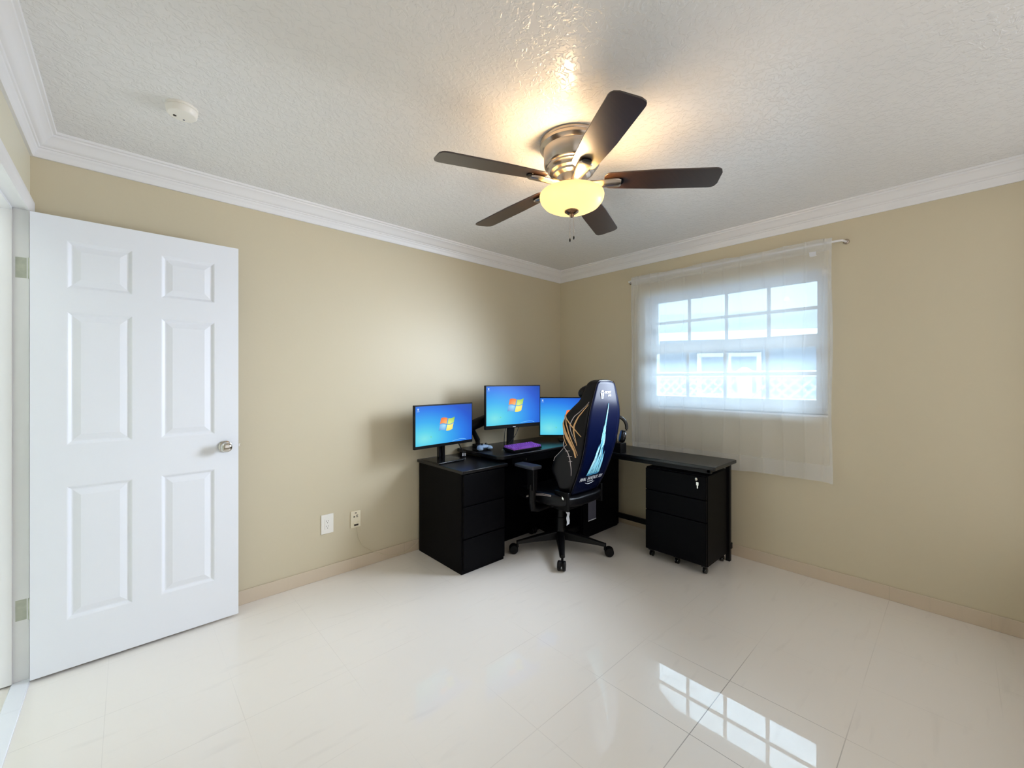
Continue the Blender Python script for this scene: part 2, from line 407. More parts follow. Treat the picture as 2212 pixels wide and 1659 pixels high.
# ------------------------------------------------------------------ door frame (casing + jambs) and door
fr = bpy.data.objects.new('door_frame', None); COL.objects.link(fr)
fr['kind'] = 'structure'; fr['label'] = 'white door frame and casing around the open doorway'; fr['category'] = 'door frame'
cz = [(0, 0), (.0, .017), (.010, .019), (.018, .016), (.030, .014), (.046, .011), (.055, .007), (.055, 0)]
def casing_loft(path_outer):   # path of (y,z) inner corner positions, offset outward direction per point
    loops = []
    for (y, z), (oy, oz) in path_outer:
        loops.append([(XC + t, y + oy * a, z + oz * a) for a, t in [(.055 - q, tt) for q, tt in cz]])
    return loops
c = MB(); c.loft(casing_loft([((DY1 - .006, 0), (1, 0)), ((DY1 - .006, DZ - .004), (1, 1)), ((DY0 + .006, DZ - .004), (-1, 1)), ((DY0 + .006, 0), (-1, 0))]))
obj('casing', c, WHITE, fr, smooth=True)
jb = MB()
jb.box(XC - WT - .002, XC + .001, DY1 - .0, DY1 + .018, 0, DZ).box(XC - WT - .002, XC + .001, DY0 - .018, DY0, 0, DZ).box(XC - WT, XC + .001, DY0 - .018, DY1 + .018, DZ - .0, DZ + .018)
obj('jamb', jb, WHITE, fr, bevel=0.001)
st = MB()
st.box(XC - .085, XC - .040, DY1 - .013, DY1, 0.006, DZ).box(XC - .085, XC - .040, DY0, DY0 + .013, 0.006, DZ).box(XC - .085, XC - .040, DY0, DY1, DZ - .013, DZ)
obj('door_stop', st, WHITE, fr, bevel=0.002)
hc = MB(); hc.box(XC - WT - .016, XC - WT, DY1, DY1 + .06, 0, DZ + .05).box(XC - WT - .016, XC - WT, DY0 - .06, DY0, 0, DZ + .05).box(XC - WT - .016, XC - WT, DY0, DY1, DZ, DZ + .05)
obj('hall_casing', hc, WHITE, fr, bevel=0.003)

# six-panel door, open 90 degrees, hinge edge at x=-3.66; local: x from hinge, z up, front face at y=0 facing -y
DW, DH, DT = 0.765, 2.037, 0.035
door = bpy.data.objects.new('door_1', None); COL.objects.link(door); door.location = (-3.66, -0.125, 0.014)
door['kind'] = 'structure'; door['label'] = 'white six-panel interior door standing open at the left'; door['category'] = 'door'
cols_ = [(0.110, 0.328), (0.436, 0.656)]
rows_ = [(0.220, 0.822), (1.012, 1.614), (1.720, 1.934)]
def door_skin(bm_mb, y, sgn):
    bm = bm_mb.bm
    xs = sorted({0, DW, *[v for c_ in cols_ for v in c_]}); zs = sorted({0, DH, *[v for r_ in rows_ for v in r_]})
    for i in range(len(xs) - 1):
        for j in range(len(zs) - 1):
            x0, x1, z0, z1 = xs[i], xs[i+1], zs[j], zs[j+1]
            if (x0, x1) in cols_ and (z0, z1) in rows_:
                rings = []
                for ins, dep in ((0, 0), (.004, .0015), (.014, .0085), (.019, .0085), (.044, .0015)):
                    yy = y + sgn * dep
                    rings.append([bm.verts.new(p) for p in ((x0+ins, yy, z0+ins), (x1-ins, yy, z0+ins), (x1-ins, yy, z1-ins), (x0+ins, yy, z1-ins))])
                for a, b in zip(rings, rings[1:]):
                    for k in range(4): bm.faces.new((a[k], a[(k+1) % 4], b[(k+1) % 4], b[k]))
                bm.faces.new(rings[-1])
            else:
                bm.faces.new([bm.verts.new(p) for p in ((x0, y, z0), (x1, y, z0), (x1, y, z1), (x0, y, z1))])
d = MB(); door_skin(d, 0, 1); door_skin(d, DT, -1)
d.face([(0,0,0),(0,DT,0),(0,DT,DH),(0,0,DH)]).face([(DW,0,0),(DW,DT,0),(DW,DT,DH),(DW,0,DH)]).face([(0,0,0),(DW,0,0),(DW,DT,0),(0,DT,0)]).face([(0,0,DH),(DW,0,DH),(DW,DT,DH),(0,DT,DH)])
bmesh.ops.remove_doubles(d.bm, verts=d.bm.verts, dist=1e-5)
obj('door_panel', d, DOORW, door)
def knob(sgn, y):
    prof = [(.031, 0), (.031, .006), (.024, .010), (.012, .013), (.011, .026), (.016, .032), (.024, .037), (.0275, .046), (.026, .056), (.020, .062), (.010, .0645), (.001, .065)]
    M = Matrix.Translation((0.702, y, 0.940)) @ Matrix.Rotation(sgn * PI / 2, 4, 'X')
    k = MB().lathe(prof, 28, M=M)
    o = obj('door_handle', k, CHROME, door, smooth=True); o['label'] = 'round chrome door knob'
knob(1, 0); knob(-1, DT)
lt = MB().box(DW, DW + .0015, .006, .029, .912, .968).box(DW, DW + .010, .010, .024, .932, .948)
obj('latch', lt, CHROME, door, bevel=0.001)
for hz in (0.30, 1.795):
    h = MB(); h.box(-0.046, -0.003, .0445, .0462, hz - .045, hz + .045)
    h.lathe([(.006, -.046), (.006, .046)], 12, c=(-0.004, .040, hz))
    o = obj('hinge', h, HINGE, door, bevel=0.001); o['label'] = 'worn paint-speckled metal hinge'

# ------------------------------------------------------------------ window
win = bpy.data.objects.new('window_1', None); COL.objects.link(win)
win['kind'] = 'structure'; win['label'] = 'white single-hung window with sixteen gridded panes behind the curtain'; win['category'] = 'window'
f = MB(); fy0, fy1 = WY0, WY1
f.box(.100, .175, fy0, fy0 + .045, WZ0, WZ1).box(.100, .175, fy1 - .045, fy1, WZ0, WZ1).box(.100, .175, fy0 + .045, fy1 - .045, WZ1 - .045, WZ1).box(.095, .175, fy0 + .045, fy1 - .045, WZ0, WZ0 + .045)
obj('window_frame', f, VINYL, win, bevel=0.003)
def sash(xc, y0, y1, z0, z1, py0, py1, pz0, pz1, nm):
    s = MB(); t = .014
    s.box(xc - t, xc + t, y0, py0, z0, z1).box(xc - t, xc + t, py1, y1, z0, z1).box(xc - t, xc + t, py0, py1, z0, pz0).box(xc - t, xc + t, py0, py1, pz1, z1)
    so = obj(nm, s, VINYL, win, bevel=0.002)
    g = MB(); mw = .0120
    for i in (1, 2, 3):
        y = py0 + (py1 - py0) * i / 4; g.box(xc - .005, xc + .005, y - mw, y + mw, pz0, pz1)
    zm = (pz0 + pz1) / 2; g.box(xc - .0052, xc + .0052, py0, py1, zm - mw, zm + mw)
    obj('window_grid', g, VINYL, so)
    gl = MB().box(xc - .0015, xc + .0015, py0, py1, pz0, pz1); o = obj('glass_pane', gl, GLASS, so)
sash(.150, fy0 + .02, fy1 - .02, 1.600, WZ1 - .012, -2.200, -1.012, 1.638, 2.001, 'upper_sash')
sash(.120, fy0 + .02, fy1 - .02, WZ0 + .02, 1.612, -2.200, -1.010, 1.177, 1.547, 'lower_sash')
lk = MB().box(.092, .110, -1.66, -1.60, 1.600, 1.612).lathe([(.010, 0), (.010, .010)], 14, c=(.100, -1.63, 1.612))
obj('sash_lock', lk, VINYL, win, bevel=0.001)
sl = MB().box(-0.010, .100, WY0, WY1, WZ0 - .014, WZ0)
obj('window_sill', sl, MARBLE, win, bevel=0.003)
obj('reveal', MB().box(.0005, .100, WY0, WY0 + .002, WZ0, WZ1).box(.0005, .100, WY1 - .002, WY1, WZ0, WZ1).box(.0005, .100, WY0, WY1, WZ1 - .002, WZ1), WHITE, win)
br = MB().box(.008, .040, WY0 + .004, WY0 + .040, WZ1 - .045, WZ1 - .004)
tag(obj('blind_bracket', br, PLATE_W, bevel=0.002), 'small white blind bracket in the upper right window corner', 'bracket')

# curtain rod and sheer curtain
rod = thing('curtain_rod', 'thin white curtain rod with its end bent back to the wall', 'curtain rod', (0, 0, 2.196))
pts = [(0, -.840, 0)] + [(-.060 * math.sin(a), -.840 - .02 + 0.02 * math.cos(a), 0) for a in (0.6, 1.1)] + [(-.062, -.875, 0), (-.062, -2.345, 0)] + [(-.060 * math.sin(a), -2.360 - 0.012 * math.cos(a), 0) for a in (1.2, 0.7)] + [(0, -2.378, 0)]
obj('rod_pole', MB().tube(pts, .0065, 10, 1.0), WHITE, rod, smooth=True)
rb = MB(); M = Matrix.Translation((0, -2.378, 0)) @ Matrix.Rotation(-PI / 2, 4, 'Y'); rb.lathe([(.017, 0), (.016, .004), (.010, .009)], 18, M=M)
o = obj('wall_bracket', rb, NICKEL, rod, smooth=True)
rb = MB(); M = Matrix.Translation((0, -.840, 0)) @ Matrix.Rotation(-PI / 2, 4, 'Y'); rb.lathe([(.017, 0), (.016, .004), (.010, .009)], 18, M=M)
obj('wall_bracket', rb, NICKEL, rod, smooth=True)

CY0, CY1, CZ0, CZ1 = -2.316, -0.888, 0.655, 2.224
creases = sorted([-0.925, -0.965, -1.07, -1.15, -1.20, -1.35, -1.50, -1.66, -1.78, -1.93, -2.05, -2.17, -2.27])
def cur_x(y, z):
    v = (z - CZ0) / (CZ1 - CZ0)
    amp = .002 + .004 * (1 - v)
    x = -.066 + amp * math.sin((y + 0.05 * math.sin(z * 3)) * 21) + amp * .6 * math.sin(y * 47 + z)
    for i, c_ in enumerate(creases):
        d_ = abs(y - c_ - .006 * math.sin(z * 5 + i))
        if d_ < .008: x -= .0035 * (1 - d_ / .008)
    if v > .975: x += 0
    # the cloth wraps the rod near the top
    if 2.18 < z < 2.212: x -= .006
    # the cloth lies over the sill
    return min(x, -.030)
def cloth(name, y0, y1, z0, z1, off, m, parent, ny, nz, wavy=False, topwave=False):
    mb = MB(); bm = mb.bm; grid = []
    for i in range(ny + 1):
        y = y0 + (y1 - y0) * i / ny; row = []
        for j in range(nz + 1):
            z = z0 + (z1 - z0) * j / nz
            if wavy: z += (1 - j / nz) * (.008 * math.sin(y * 5.3) + .003 * math.sin(y * 19))
            if topwave: z += (j / nz) * (.004 * math.sin(y * 11) + .002 * math.sin(y * 33))
            yy = y + (.004 * math.sin(z * 7) if i in (0, ny) else 0)
            row.append(bm.verts.new((cur_x(y, z) + off, yy, z)))
        grid.append(row)
    for i in range(ny):
        for j in range(nz): bm.faces.new((grid[i][j], grid[i+1][j], grid[i+1][j+1], grid[i][j+1]))
    return obj(name, mb, m, parent, smooth=True)
curt = cloth('sheer_curtain', CY0, CY1, CZ0, CZ1, 0, SHEER, None, 300, 60, True, True)
tag(curt, 'sheer white curtain panel hanging over the gridded window', 'curtain')
cloth('bottom_hem', CY0, CY1, CZ0, CZ0 + .115, -.003, HEM, curt, 300, 6, True)
cloth('rod_pocket', CY0, CY1, CZ1 - .078, CZ1, -.003, HEM, curt, 300, 6, False, True)
for e0, e1 in ((CY0, CY0 + .016), (CY1 - .014, CY1)): cloth('side_hem', e0, e1, CZ0, CZ1, -.002, HEM, curt, 4, 60)
tg = MB(); tg.loft([[(-.078, -2.235, 2.150), (-.078, -2.197, 2.152), (-.079, -2.197, 2.152), (-.079, -2.235, 2.150)],
                    [(-.088, -2.236, 2.125), (-.084, -2.200, 2.127), (-.085, -2.200, 2.127), (-.089, -2.236, 2.125)],
                    [(-.096, -2.243, 2.118), (-.088, -2.206, 2.118), (-.089, -2.206, 2.117), (-.097, -2.243, 2.117)]])
obj('care_tag', tg, PAPERW, curt)['label'] = 'small white fabric tag'

# ------------------------------------------------------------------ outside: ground, eave, fence, neighbouring house
struct('floor_ground', MB().box(WT, 30, -22, 22, -.35, -.25), mat('pale_bounce_ground', lin(225, 226, 224), 0.9, noise=(3, 0.25)), 'pale ground outside between the house and the fence', 'ground')  # unseen ground, coloured pale to bounce light up to the ceiling
struct('trim_6', MB().box(WT, 1.12, -6, 3, 2.40, 2.50).box(1.10, 1.14, -6, 3, 2.36, 2.52), mat('eave_soffit', lin(150, 150, 150), 0.7), 'roof overhang outside above the window', 'eave')
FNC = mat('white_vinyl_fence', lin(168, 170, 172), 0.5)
fx = 2.35
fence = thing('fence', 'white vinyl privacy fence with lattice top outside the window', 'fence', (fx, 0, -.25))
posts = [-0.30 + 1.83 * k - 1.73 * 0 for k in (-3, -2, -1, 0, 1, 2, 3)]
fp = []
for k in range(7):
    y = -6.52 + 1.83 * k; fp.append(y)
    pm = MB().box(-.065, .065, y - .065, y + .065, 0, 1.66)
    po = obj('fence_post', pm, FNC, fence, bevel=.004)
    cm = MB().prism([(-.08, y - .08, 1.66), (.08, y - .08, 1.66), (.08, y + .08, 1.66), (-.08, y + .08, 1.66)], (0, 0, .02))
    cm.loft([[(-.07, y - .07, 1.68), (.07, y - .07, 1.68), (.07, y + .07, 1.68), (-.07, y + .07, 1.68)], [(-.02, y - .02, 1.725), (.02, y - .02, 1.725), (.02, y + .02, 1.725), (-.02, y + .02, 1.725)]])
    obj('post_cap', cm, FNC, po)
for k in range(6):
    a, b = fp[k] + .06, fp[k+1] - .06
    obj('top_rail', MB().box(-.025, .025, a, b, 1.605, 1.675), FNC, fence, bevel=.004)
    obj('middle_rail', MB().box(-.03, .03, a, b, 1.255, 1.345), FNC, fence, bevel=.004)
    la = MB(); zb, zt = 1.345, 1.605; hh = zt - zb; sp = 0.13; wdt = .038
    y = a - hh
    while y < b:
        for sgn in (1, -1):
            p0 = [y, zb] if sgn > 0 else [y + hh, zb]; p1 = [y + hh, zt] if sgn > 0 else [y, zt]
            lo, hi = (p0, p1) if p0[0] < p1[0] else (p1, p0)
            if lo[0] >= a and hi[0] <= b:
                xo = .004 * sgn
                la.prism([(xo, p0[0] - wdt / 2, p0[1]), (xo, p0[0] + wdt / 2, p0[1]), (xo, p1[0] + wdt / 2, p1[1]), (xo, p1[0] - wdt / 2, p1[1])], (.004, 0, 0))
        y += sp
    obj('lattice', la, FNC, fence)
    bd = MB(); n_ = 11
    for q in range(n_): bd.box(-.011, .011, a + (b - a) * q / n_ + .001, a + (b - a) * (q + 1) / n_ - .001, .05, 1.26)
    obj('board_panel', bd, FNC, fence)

# neighbouring house: front line from P1 to P2
P1 = Vector((5.90, 1.98, 0)); P2 = Vector((7.47, -.825, 0)); hd = (P2 - P1).normalized()
ang = math.atan2(hd.y, hd.x)
house = thing('neighbor_house', 'neighbouring house with pale walls and shingled roof beyond the fence', 'house', tuple(P1 + Vector((0, 0, -.25))), ang)
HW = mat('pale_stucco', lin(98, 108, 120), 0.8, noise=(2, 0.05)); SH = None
def shingle():
    m = mat('weathered_shingles', lin(104, 112, 120), 0.9)
    n = m.node_tree.nodes; L = m.node_tree.links; p = n['Principled BSDF']
    t = n.new('ShaderNodeTexCoord'); mp = n.new('ShaderNodeMapping'); mp.inputs['Scale'].default_value = (1.2, 7, 7); z = n.new('ShaderNodeTexNoise')
    z.inputs['Scale'].default_value = 2.2; z.inputs['Detail'].default_value = 5
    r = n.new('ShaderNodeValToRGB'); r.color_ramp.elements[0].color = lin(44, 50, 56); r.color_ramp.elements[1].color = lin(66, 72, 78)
    L.new(t.outputs['Object'], mp.inputs[0]); L.new(mp.outputs[0], z.inputs[0]); L.new(z.outputs['Fac'], r.inputs[0]); L.new(r.outputs[0], p.inputs['Base Color'])
    return m
SH = shingle()
# local x runs along the front, +y away from us
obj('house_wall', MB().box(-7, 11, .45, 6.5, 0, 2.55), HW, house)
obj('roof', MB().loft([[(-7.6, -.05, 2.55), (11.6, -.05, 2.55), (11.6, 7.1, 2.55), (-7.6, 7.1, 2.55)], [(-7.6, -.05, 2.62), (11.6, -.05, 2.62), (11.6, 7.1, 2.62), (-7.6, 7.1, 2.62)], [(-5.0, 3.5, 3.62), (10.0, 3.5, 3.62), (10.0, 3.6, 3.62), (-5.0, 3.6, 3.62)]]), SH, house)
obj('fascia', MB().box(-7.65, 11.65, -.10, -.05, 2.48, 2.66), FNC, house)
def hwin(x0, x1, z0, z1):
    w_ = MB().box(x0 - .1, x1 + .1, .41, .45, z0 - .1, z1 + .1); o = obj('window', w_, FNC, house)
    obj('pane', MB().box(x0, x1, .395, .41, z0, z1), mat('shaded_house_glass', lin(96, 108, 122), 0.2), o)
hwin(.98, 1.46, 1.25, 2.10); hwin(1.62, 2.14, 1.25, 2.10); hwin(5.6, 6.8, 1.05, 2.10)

# ------------------------------------------------------------------ ceiling fan
fan = thing('ceiling_fan', 'flush-mount ceiling fan with five dark blades and a lit bowl light', 'ceiling fan', (-1.812, -1.620, H))
obj('motor_housing', MB().lathe([(.148, 0), (.149, -.006), (.146, -.014), (.150, -.018), (.150, -.030), (.143, -.038), (.134, -.044), (.132, -.052), (.130, -.110),
    (.124, -.118), (.118, -.120), (.117, -.128), (.108, -.134), (.104, -.146), (.090, -.150), (.088, -.160), (.070, -.168), (.06, -.20)], 56), NICKEL, fan, smooth=True)
obj('light_fitter', MB().lathe([(.058, -.198), (.062, -.204), (.062, -.212), (.070, -.216), (.074, -.226), (.074, -.244), (.05, -.250)], 40), NICKEL, fan, smooth=True)
bprof = [(.146, -.245), (.149, -.247), (.151, -.254), (.150, -.266), (.144, -.281), (.130, -.298), (.106, -.311), (.072, -.320), (.032, -.325), (.006, -.326)]
bo = MB().lathe(bprof, 56, cap=False)
bowl = obj('lamp_bowl', bo, BOWL, fan, smooth=True); bowl['label'] = 'glowing frosted glass light bowl'
so = bowl.modifiers.new('solid', 'SOLIDIFY'); so.thickness = .003; so.offset = -1
obj('finial', MB().lathe([(.034, -.323), (.033, -.329), (.022, -.337), (.011, -.340), (.010, -.349), (.006, -.354), (.001, -.355)], 24), mat('bronze_finial', lin(140, 108, 84), 0.25, metal=1.0), fan, smooth=True)
for k, (cx, cy, ln) in enumerate(((-.020, -.006, .118), (.004, -.010, .102))):
    ch = MB()
    nb = int(ln / .006)
    ch.tube([(cx, cy, -.345), (cx, cy, -.345 - ln)], .0012, 6)
    for i in range(nb): ch.ball((cx, cy, -.347 - i * .006), .0017, seg=6)
    co = obj('pull_chain', ch, NICKEL, fan)
    obj('chain_pull', MB().ball((cx, cy, -.350 - ln), .004, .004, .009, seg=10), BLACKM, co)
def blade_mesh():
    out = []
    L0, L1 = .150, .655
    n = 60
    def hw(x):
        t = (x - L0) / (L1 - L0)
        return .052 + .015 * min(1, t * 2.2) ** .8
    top = []; bot = []
    for i in range(n + 1):
        x = L0 + (L1 - L0) * i / n
        h = hw(x)
        if x > L1 - .034: h = h - .030 * (1 - math.sqrt(max(0.0, 1 - ((x - (L1 - .034)) / .034) ** 2)))
        if x < L0 + .03: h *= .55 + .45 * math.sqrt(max(0, 1 - ((L0 + .03 - x) / .03) ** 2))
        top.append((x, h)); bot.append((x, -h))
    return top + list(reversed(bot))
BO = blade_mesh()
PITCH = math.radians(-10)
for k in range(5):
    th = math.radians(163.4 + 72 * k)
    Mb = Matrix.Rotation(th, 4, 'Z')
    Mp = Mb @ Matrix.Translation((0, 0, -.188)) @ Matrix.Rotation(math.radians(3.0), 4, 'Y') @ Matrix.Rotation(PITCH, 4, 'X')
    b = MB().prism([(x, y, 0) for x, y in BO], (0, 0, .006), M=Mp)
    bl = obj('blade', b, BLADE, fan, bevel=.0015)
    # blade iron: sculpted bracket beneath the root of the blade
    loops = []
    for x, wv, zt, tt in ((.055, .018, -.010, .012), (.085, .017, -.012, .012), (.120, .020, -.013, .010), (.150, .024, -.011, .010), (.190, .027, -.010, .010), (.215, .026, -.010, .009), (.226, .020, -.010, .007)):
        lp = []
        for i in range(12):
            a = 2 * PI * i / 12; lp.append(Mp @ Vector((x, wv * 1.15 * math.cos(a), zt + tt * math.sin(a))))
        loops.append(lp)
    ir = MB().loft(loops)
    io = obj('blade_iron', ir, NICKEL, bl, smooth=True)
    cp = MB().lathe([(.021, -.004), (.021, 0)], 16, M=Mp @ Matrix.Translation((.224, 0, -.0005)) @ Matrix.Diagonal((.7, 1, 1, 1)))
    obj('iron_cap', cp, BLACKP, io)
for k in range(2):
    l = bpy.data.lights.new('fan_bulb', 'POINT'); l.energy = 15; l.color = (1.0, 0.68, 0.38); l.shadow_soft_size = .045
    o = bpy.data.objects.new('fan_bulb', l); COL.objects.link(o); o.parent = fan; a = math.radians(40 + 180 * k); o.location = (.085 * math.cos(a), .085 * math.sin(a), -.262)

# ------------------------------------------------------------------ smoke detector
sd = thing('smoke_detector', 'round white smoke detector on the ceiling near the door', 'smoke detector', (-3.185, -.690, H))
obj('detector_base', MB().lathe([(.054, 0), (.054, -.008), (.050, -.010)], 40), PLATE_W, sd, smooth=True)
obj('detector_cover', MB().lathe([(.050, -.009), (.053, -.013), (.051, -.030), (.046, -.035), (.020, -.037), (.001, -.037)], 40), PLATE_W, sd, smooth=True)
obj('test_button', MB().lathe([(.006, -.036), (.006, -.0382)], 16, c=(-.022, .012, 0)), DARK, sd)
obj('indicator_light', MB().lathe([(.0035, -.036), (.0035, -.0380)], 12, c=(.008, .026, 0)), GREYLAB, sd)

# ------------------------------------------------------------------ outlets and cable
ol = thing('wall_outlet', 'white duplex outlet on the tan wall, the left of two plates', 'outlet', (-2.3745, 0, .359))
obj('cover_plate', MB().box(-.040, .040, -.006, -.0002, -.064, .064), PLATE_W, ol, bevel=.003)
obj('receptacle', MB().box(-.0165, .0165, -.0085, -.005, -.034, .034), PLATE_W, ol, bevel=.001)
s_ = MB()
for zc in (.017, -.017):
    s_.box(-.0080, -.0058, -.0089, -.0082, zc - .001, zc + .008).box(.0052, .0074, -.0089, -.0082, zc + .000, zc + .007)
    s_.lathe([(.0026, 0), (.0026, .0007)], 10, M=Matrix.Translation((0, -.0082, zc - .009)) @ Matrix.Rotation(PI / 2, 4, 'X'))
obj('socket_slots', s_, DARK, ol)
pl = thing('phone_jack', 'old almond jack plate with dark holes beside the white outlet', 'jack', (-2.184, 0, .348))
obj('cover_plate', MB().box(-.035, .035, -.007, -.0002, -.058, .058), PLATE_B, pl, bevel=.003)
hl = MB().box(-.006, .006, -.0078, -.006, .040, .046).box(-.016, -.006, -.0078, -.006, .014, .022).box(.006, .010, -.0078, -.006, .012, .028).box(.004, .016, -.0078, -.006, .024, .028).box(.004, .016, -.0078, -.006, .012, .015)
obj('jack_holes', hl, DARK, pl)
hd_ = MB().prism([(-.018, -.006, -.018), (-.018, -.024, -.026), (-.018, -.024, -.029), (-.018, -.006, -.022)], (.040, 0, 0))
obj('jack_hood', hd_, PLATE_B, pl, bevel=.001)
obj('jack_socket', MB().box(-.012, .018, -.0079, -.006, -.046, -.026), DARK, pl)
cb = MB().tube([(-2.178, -.010, .290), (-2.170, -.012, .22), (-2.14, -.012, .15), (-2.07, -.013, .095), (-1.98, -.013, .045), (-1.90, -.014, .016), (-1.82, -.016, .014), (-1.77, -.018, .028), (-1.705, -.022, .066)], .0021, 8)
tag(obj('cable', cb, CABLE, smooth=True), 'thin beige cable running along the baseboard to the desk', 'cable')

# ------------------------------------------------------------------ L-shaped desk
desk = thing('corner_desk', 'black L-shaped corner desk carrying the three monitors', 'desk', (-.9, -.4, 0))
def D(mb): mb.bm.transform(Matrix.Translation((.9, .4, 0))); return mb    # world coords -> desk local
dp = MB().box(-1.700, -1.320, -.585, -.030, 0.0, .684)
ped = obj('drawer_cabinet', D(dp), BLACKW, desk, bevel=.003)
for i, (z0, z1) in enumerate(((.03, .235), (.245, .455), (.465, .675))):
    dr = obj('drawer', D(MB().box(-1.694, -1.326, -.603, -.586, z0, z1)), BLACKW, desk, bevel=.002)
obj('side_top', D(MB().box(-1.712, -1.300, -.612, -.020, .684, .706)), BLACKTOP, desk, bevel=.004)
ct = MB(); r_ = .05
poly = [(-1.335 + r_, -.560), (-.62, -.560), (-.50, -.66), (-.44, -.785), (-.025, -.785), (-.025, -.02), (-1.335, -.02), (-1.335, -.560 + r_)] + [(-1.335 + r_ - r_ * math.cos(a), -.560 + r_ - r_ * math.sin(a)) for a in (.4, .8, 1.2)]
ct.prism([(x, y, .722) for x, y in poly], (0, 0, .028))
obj('desktop', D(ct), BLACKTOP, desk, bevel=.004)
dd = obj('center_drawer', D(MB().box(-1.20, -.66, -.552, -.20, .668, .720)), BLACKW, desk, bevel=.003)
obj('knob', D(MB().lathe([(.004, 0), (.004, .010), (.009, .014), (.009, .020), (.002, .022)], 16, M=Matrix.Translation((-1.075, -.552, .700)) @ Matrix.Rotation(PI / 2, 4, 'X'))), CHROME, dd, smooth=True)
obj('back_panel', D(MB().box(-1.318, -.625, -.345, -.325, .0, .72)), BLACKW, desk)
cc = obj('corner_cabinet', D(MB().box(-.620, -.085, -.755, -.060, 0, .720)), BLACKW, desk, bevel=.003)
obj('cabinet_door', D(MB().box(-.612, -.093, -.772, -.756, .02, .712)), BLACKW, desk, bevel=.002)
lb = obj('label_sticker', D(MB().box(-.548, -.440, -.774, -.7722, .142, .305)), GREYLAB, cc)
lb['label'] = 'grey paper sticker on the cabinet front'
obj('label_strip', D(MB().box(-.548, -.440, -.7752, -.774, .142, .150)), PAPERW, cc)
obj('cabinet_handle', D(MB().tube([(-.135, -.772, .50), (-.135, -.795, .50), (-.135, -.795, .42), (-.135, -.772, .42)], .0045, 8)), BLACKM, cc)
wt = MB().prism([(-.515, -.786, .716), (-.515, -1.760, .716), (-.505, -1.772, .716), (-.125, -1.772, .716), (-.115, -1.762, .716), (-.115, -.786, .716)], (0, 0, .024))
obj('wing_top', D(wt), BLACKTOP, desk, bevel=.004)
lg = MB(); lg.box(-.149, -.119, -1.735, -1.705, .0, .716).box(-.50, -.149, -1.735, -1.712, .694, .716)
obj('leg', D(lg), BLACKM, desk, bevel=.002)
obj('cross_bar', D(MB().box(-.132, -.108, -1.74, -.772, .088, .130)), BLACKM, desk, bevel=.002)
obj('wing_rail', D(MB().box(-.50, -.48, -1.74, -.786, .690, .716)), BLACKM, desk)
obj('bar_screw', D(MB().lathe([(.004, 0), (.004, .003)], 10, M=Matrix.Translation((-.132, -.905, .118)) @ Matrix.Rotation(-PI / 2, 4, 'Y'))), CHROME, desk)

# mobile pedestal
mp_ = thing('mobile_pedestal', 'black rolling file pedestal with a lock under the desk wing', 'file cabinet', (-.325, -1.495, 0))
def P(mb): mb.bm.transform(Matrix.Translation((.325, 1.495, 0))); return mb
obj('pedestal_body', P(MB().box(-.500, -.150, -1.720, -1.272, .060, .672)), BLACKW, mp_, bevel=.003)
for z0, z1 in ((.068, .355), (.362, .505), (.512, .664)):
    dr = obj('drawer', P(MB().box(-.518, -.501, -1.716, -1.276, z0, z1)), BLACKW, mp_, bevel=.002)
lk = obj('lock', P(MB().lathe([(.010, 0), (.010, .006), (.006, .008)], 18, M=Matrix.Translation((-.518, -1.652, .645)) @ Matrix.Rotation(-PI / 2, 4, 'Y'))), CHROME, mp_, smooth=True)
obj('key', P(MB().box(-.530, -.5285, -1.668, -1.660, .585, .617).box(-.532, -.5265, -1.672, -1.656, .606, .628)), CHROME, lk)
for (x, y) in ((-.47, -1.69), (-.47, -1.30), (-.18, -1.69), (-.18, -1.30), (-.46, -1.49)):
    cs = MB(); cs.box(x - .018, x + .018, y - .018, y + .018, .048, .060)
    cs.tube([(x, y, .05), (x + .004, y - .006, .03)], .006, 8)
    for dy in (-.013, .004): cs.lathe([(.017, 0), (.021, .002), (.021, .007), (.017, .009)], 18, M=Matrix.Translation((x + .004, y + dy, .0215)) @ Matrix.Rotation(-PI / 2, 4, 'X'))
    obj('caster', P(cs), BLACKG, mp_, smooth=True)

# ------------------------------------------------------------------ monitors
def bez(p0, p1, p2, n=8):
    return [tuple((1-t)**2 * a + 2*t*(1-t) * b + t*t * c for a, b, c in zip(p0, p1, p2)) for t in [i / n for i in range(n + 1)]]
def windows_logo(parent, W, Hh, cx, cz, size, y):
    """four waving panes; local screen plane x right, z up, facing -y"""
    def q(u, v):      # wavy flag mapping, u,v in -1..1
        x = u * .66 + v * .12
        z = v * .46 + .085 * math.sin((u + .15) * 2.6) * -1 + u * .06
        return (cx + x * size, y, cz + z * size)
    gap = .055
    for nm, (u0, u1), (v0, v1), m in (('logo_red_pane', (-1, -gap), (gap, 1), LRED), ('logo_green_pane', (gap, 1), (gap, 1), LGREEN),
                                      ('logo_blue_pane', (-1, -gap), (-1, -gap), LBLUE), ('logo_yellow_pane', (gap, 1), (-1, -gap), LYEL)):
        mb = MB(); n = 8; rows = []
        for i in range(n + 1):
            u = u0 + (u1 - u0) * i / n
            rows.append([mb.bm.verts.new(q(u, v0 + (v1 - v0) * j / 4)) for j in range(5)])
        for i in range(n):
            for j in range(4): mb.bm.faces.new((rows[i][j], rows[i+1][j], rows[i+1][j+1], rows[i][j+1]))
        o = obj(nm, mb, m, parent)
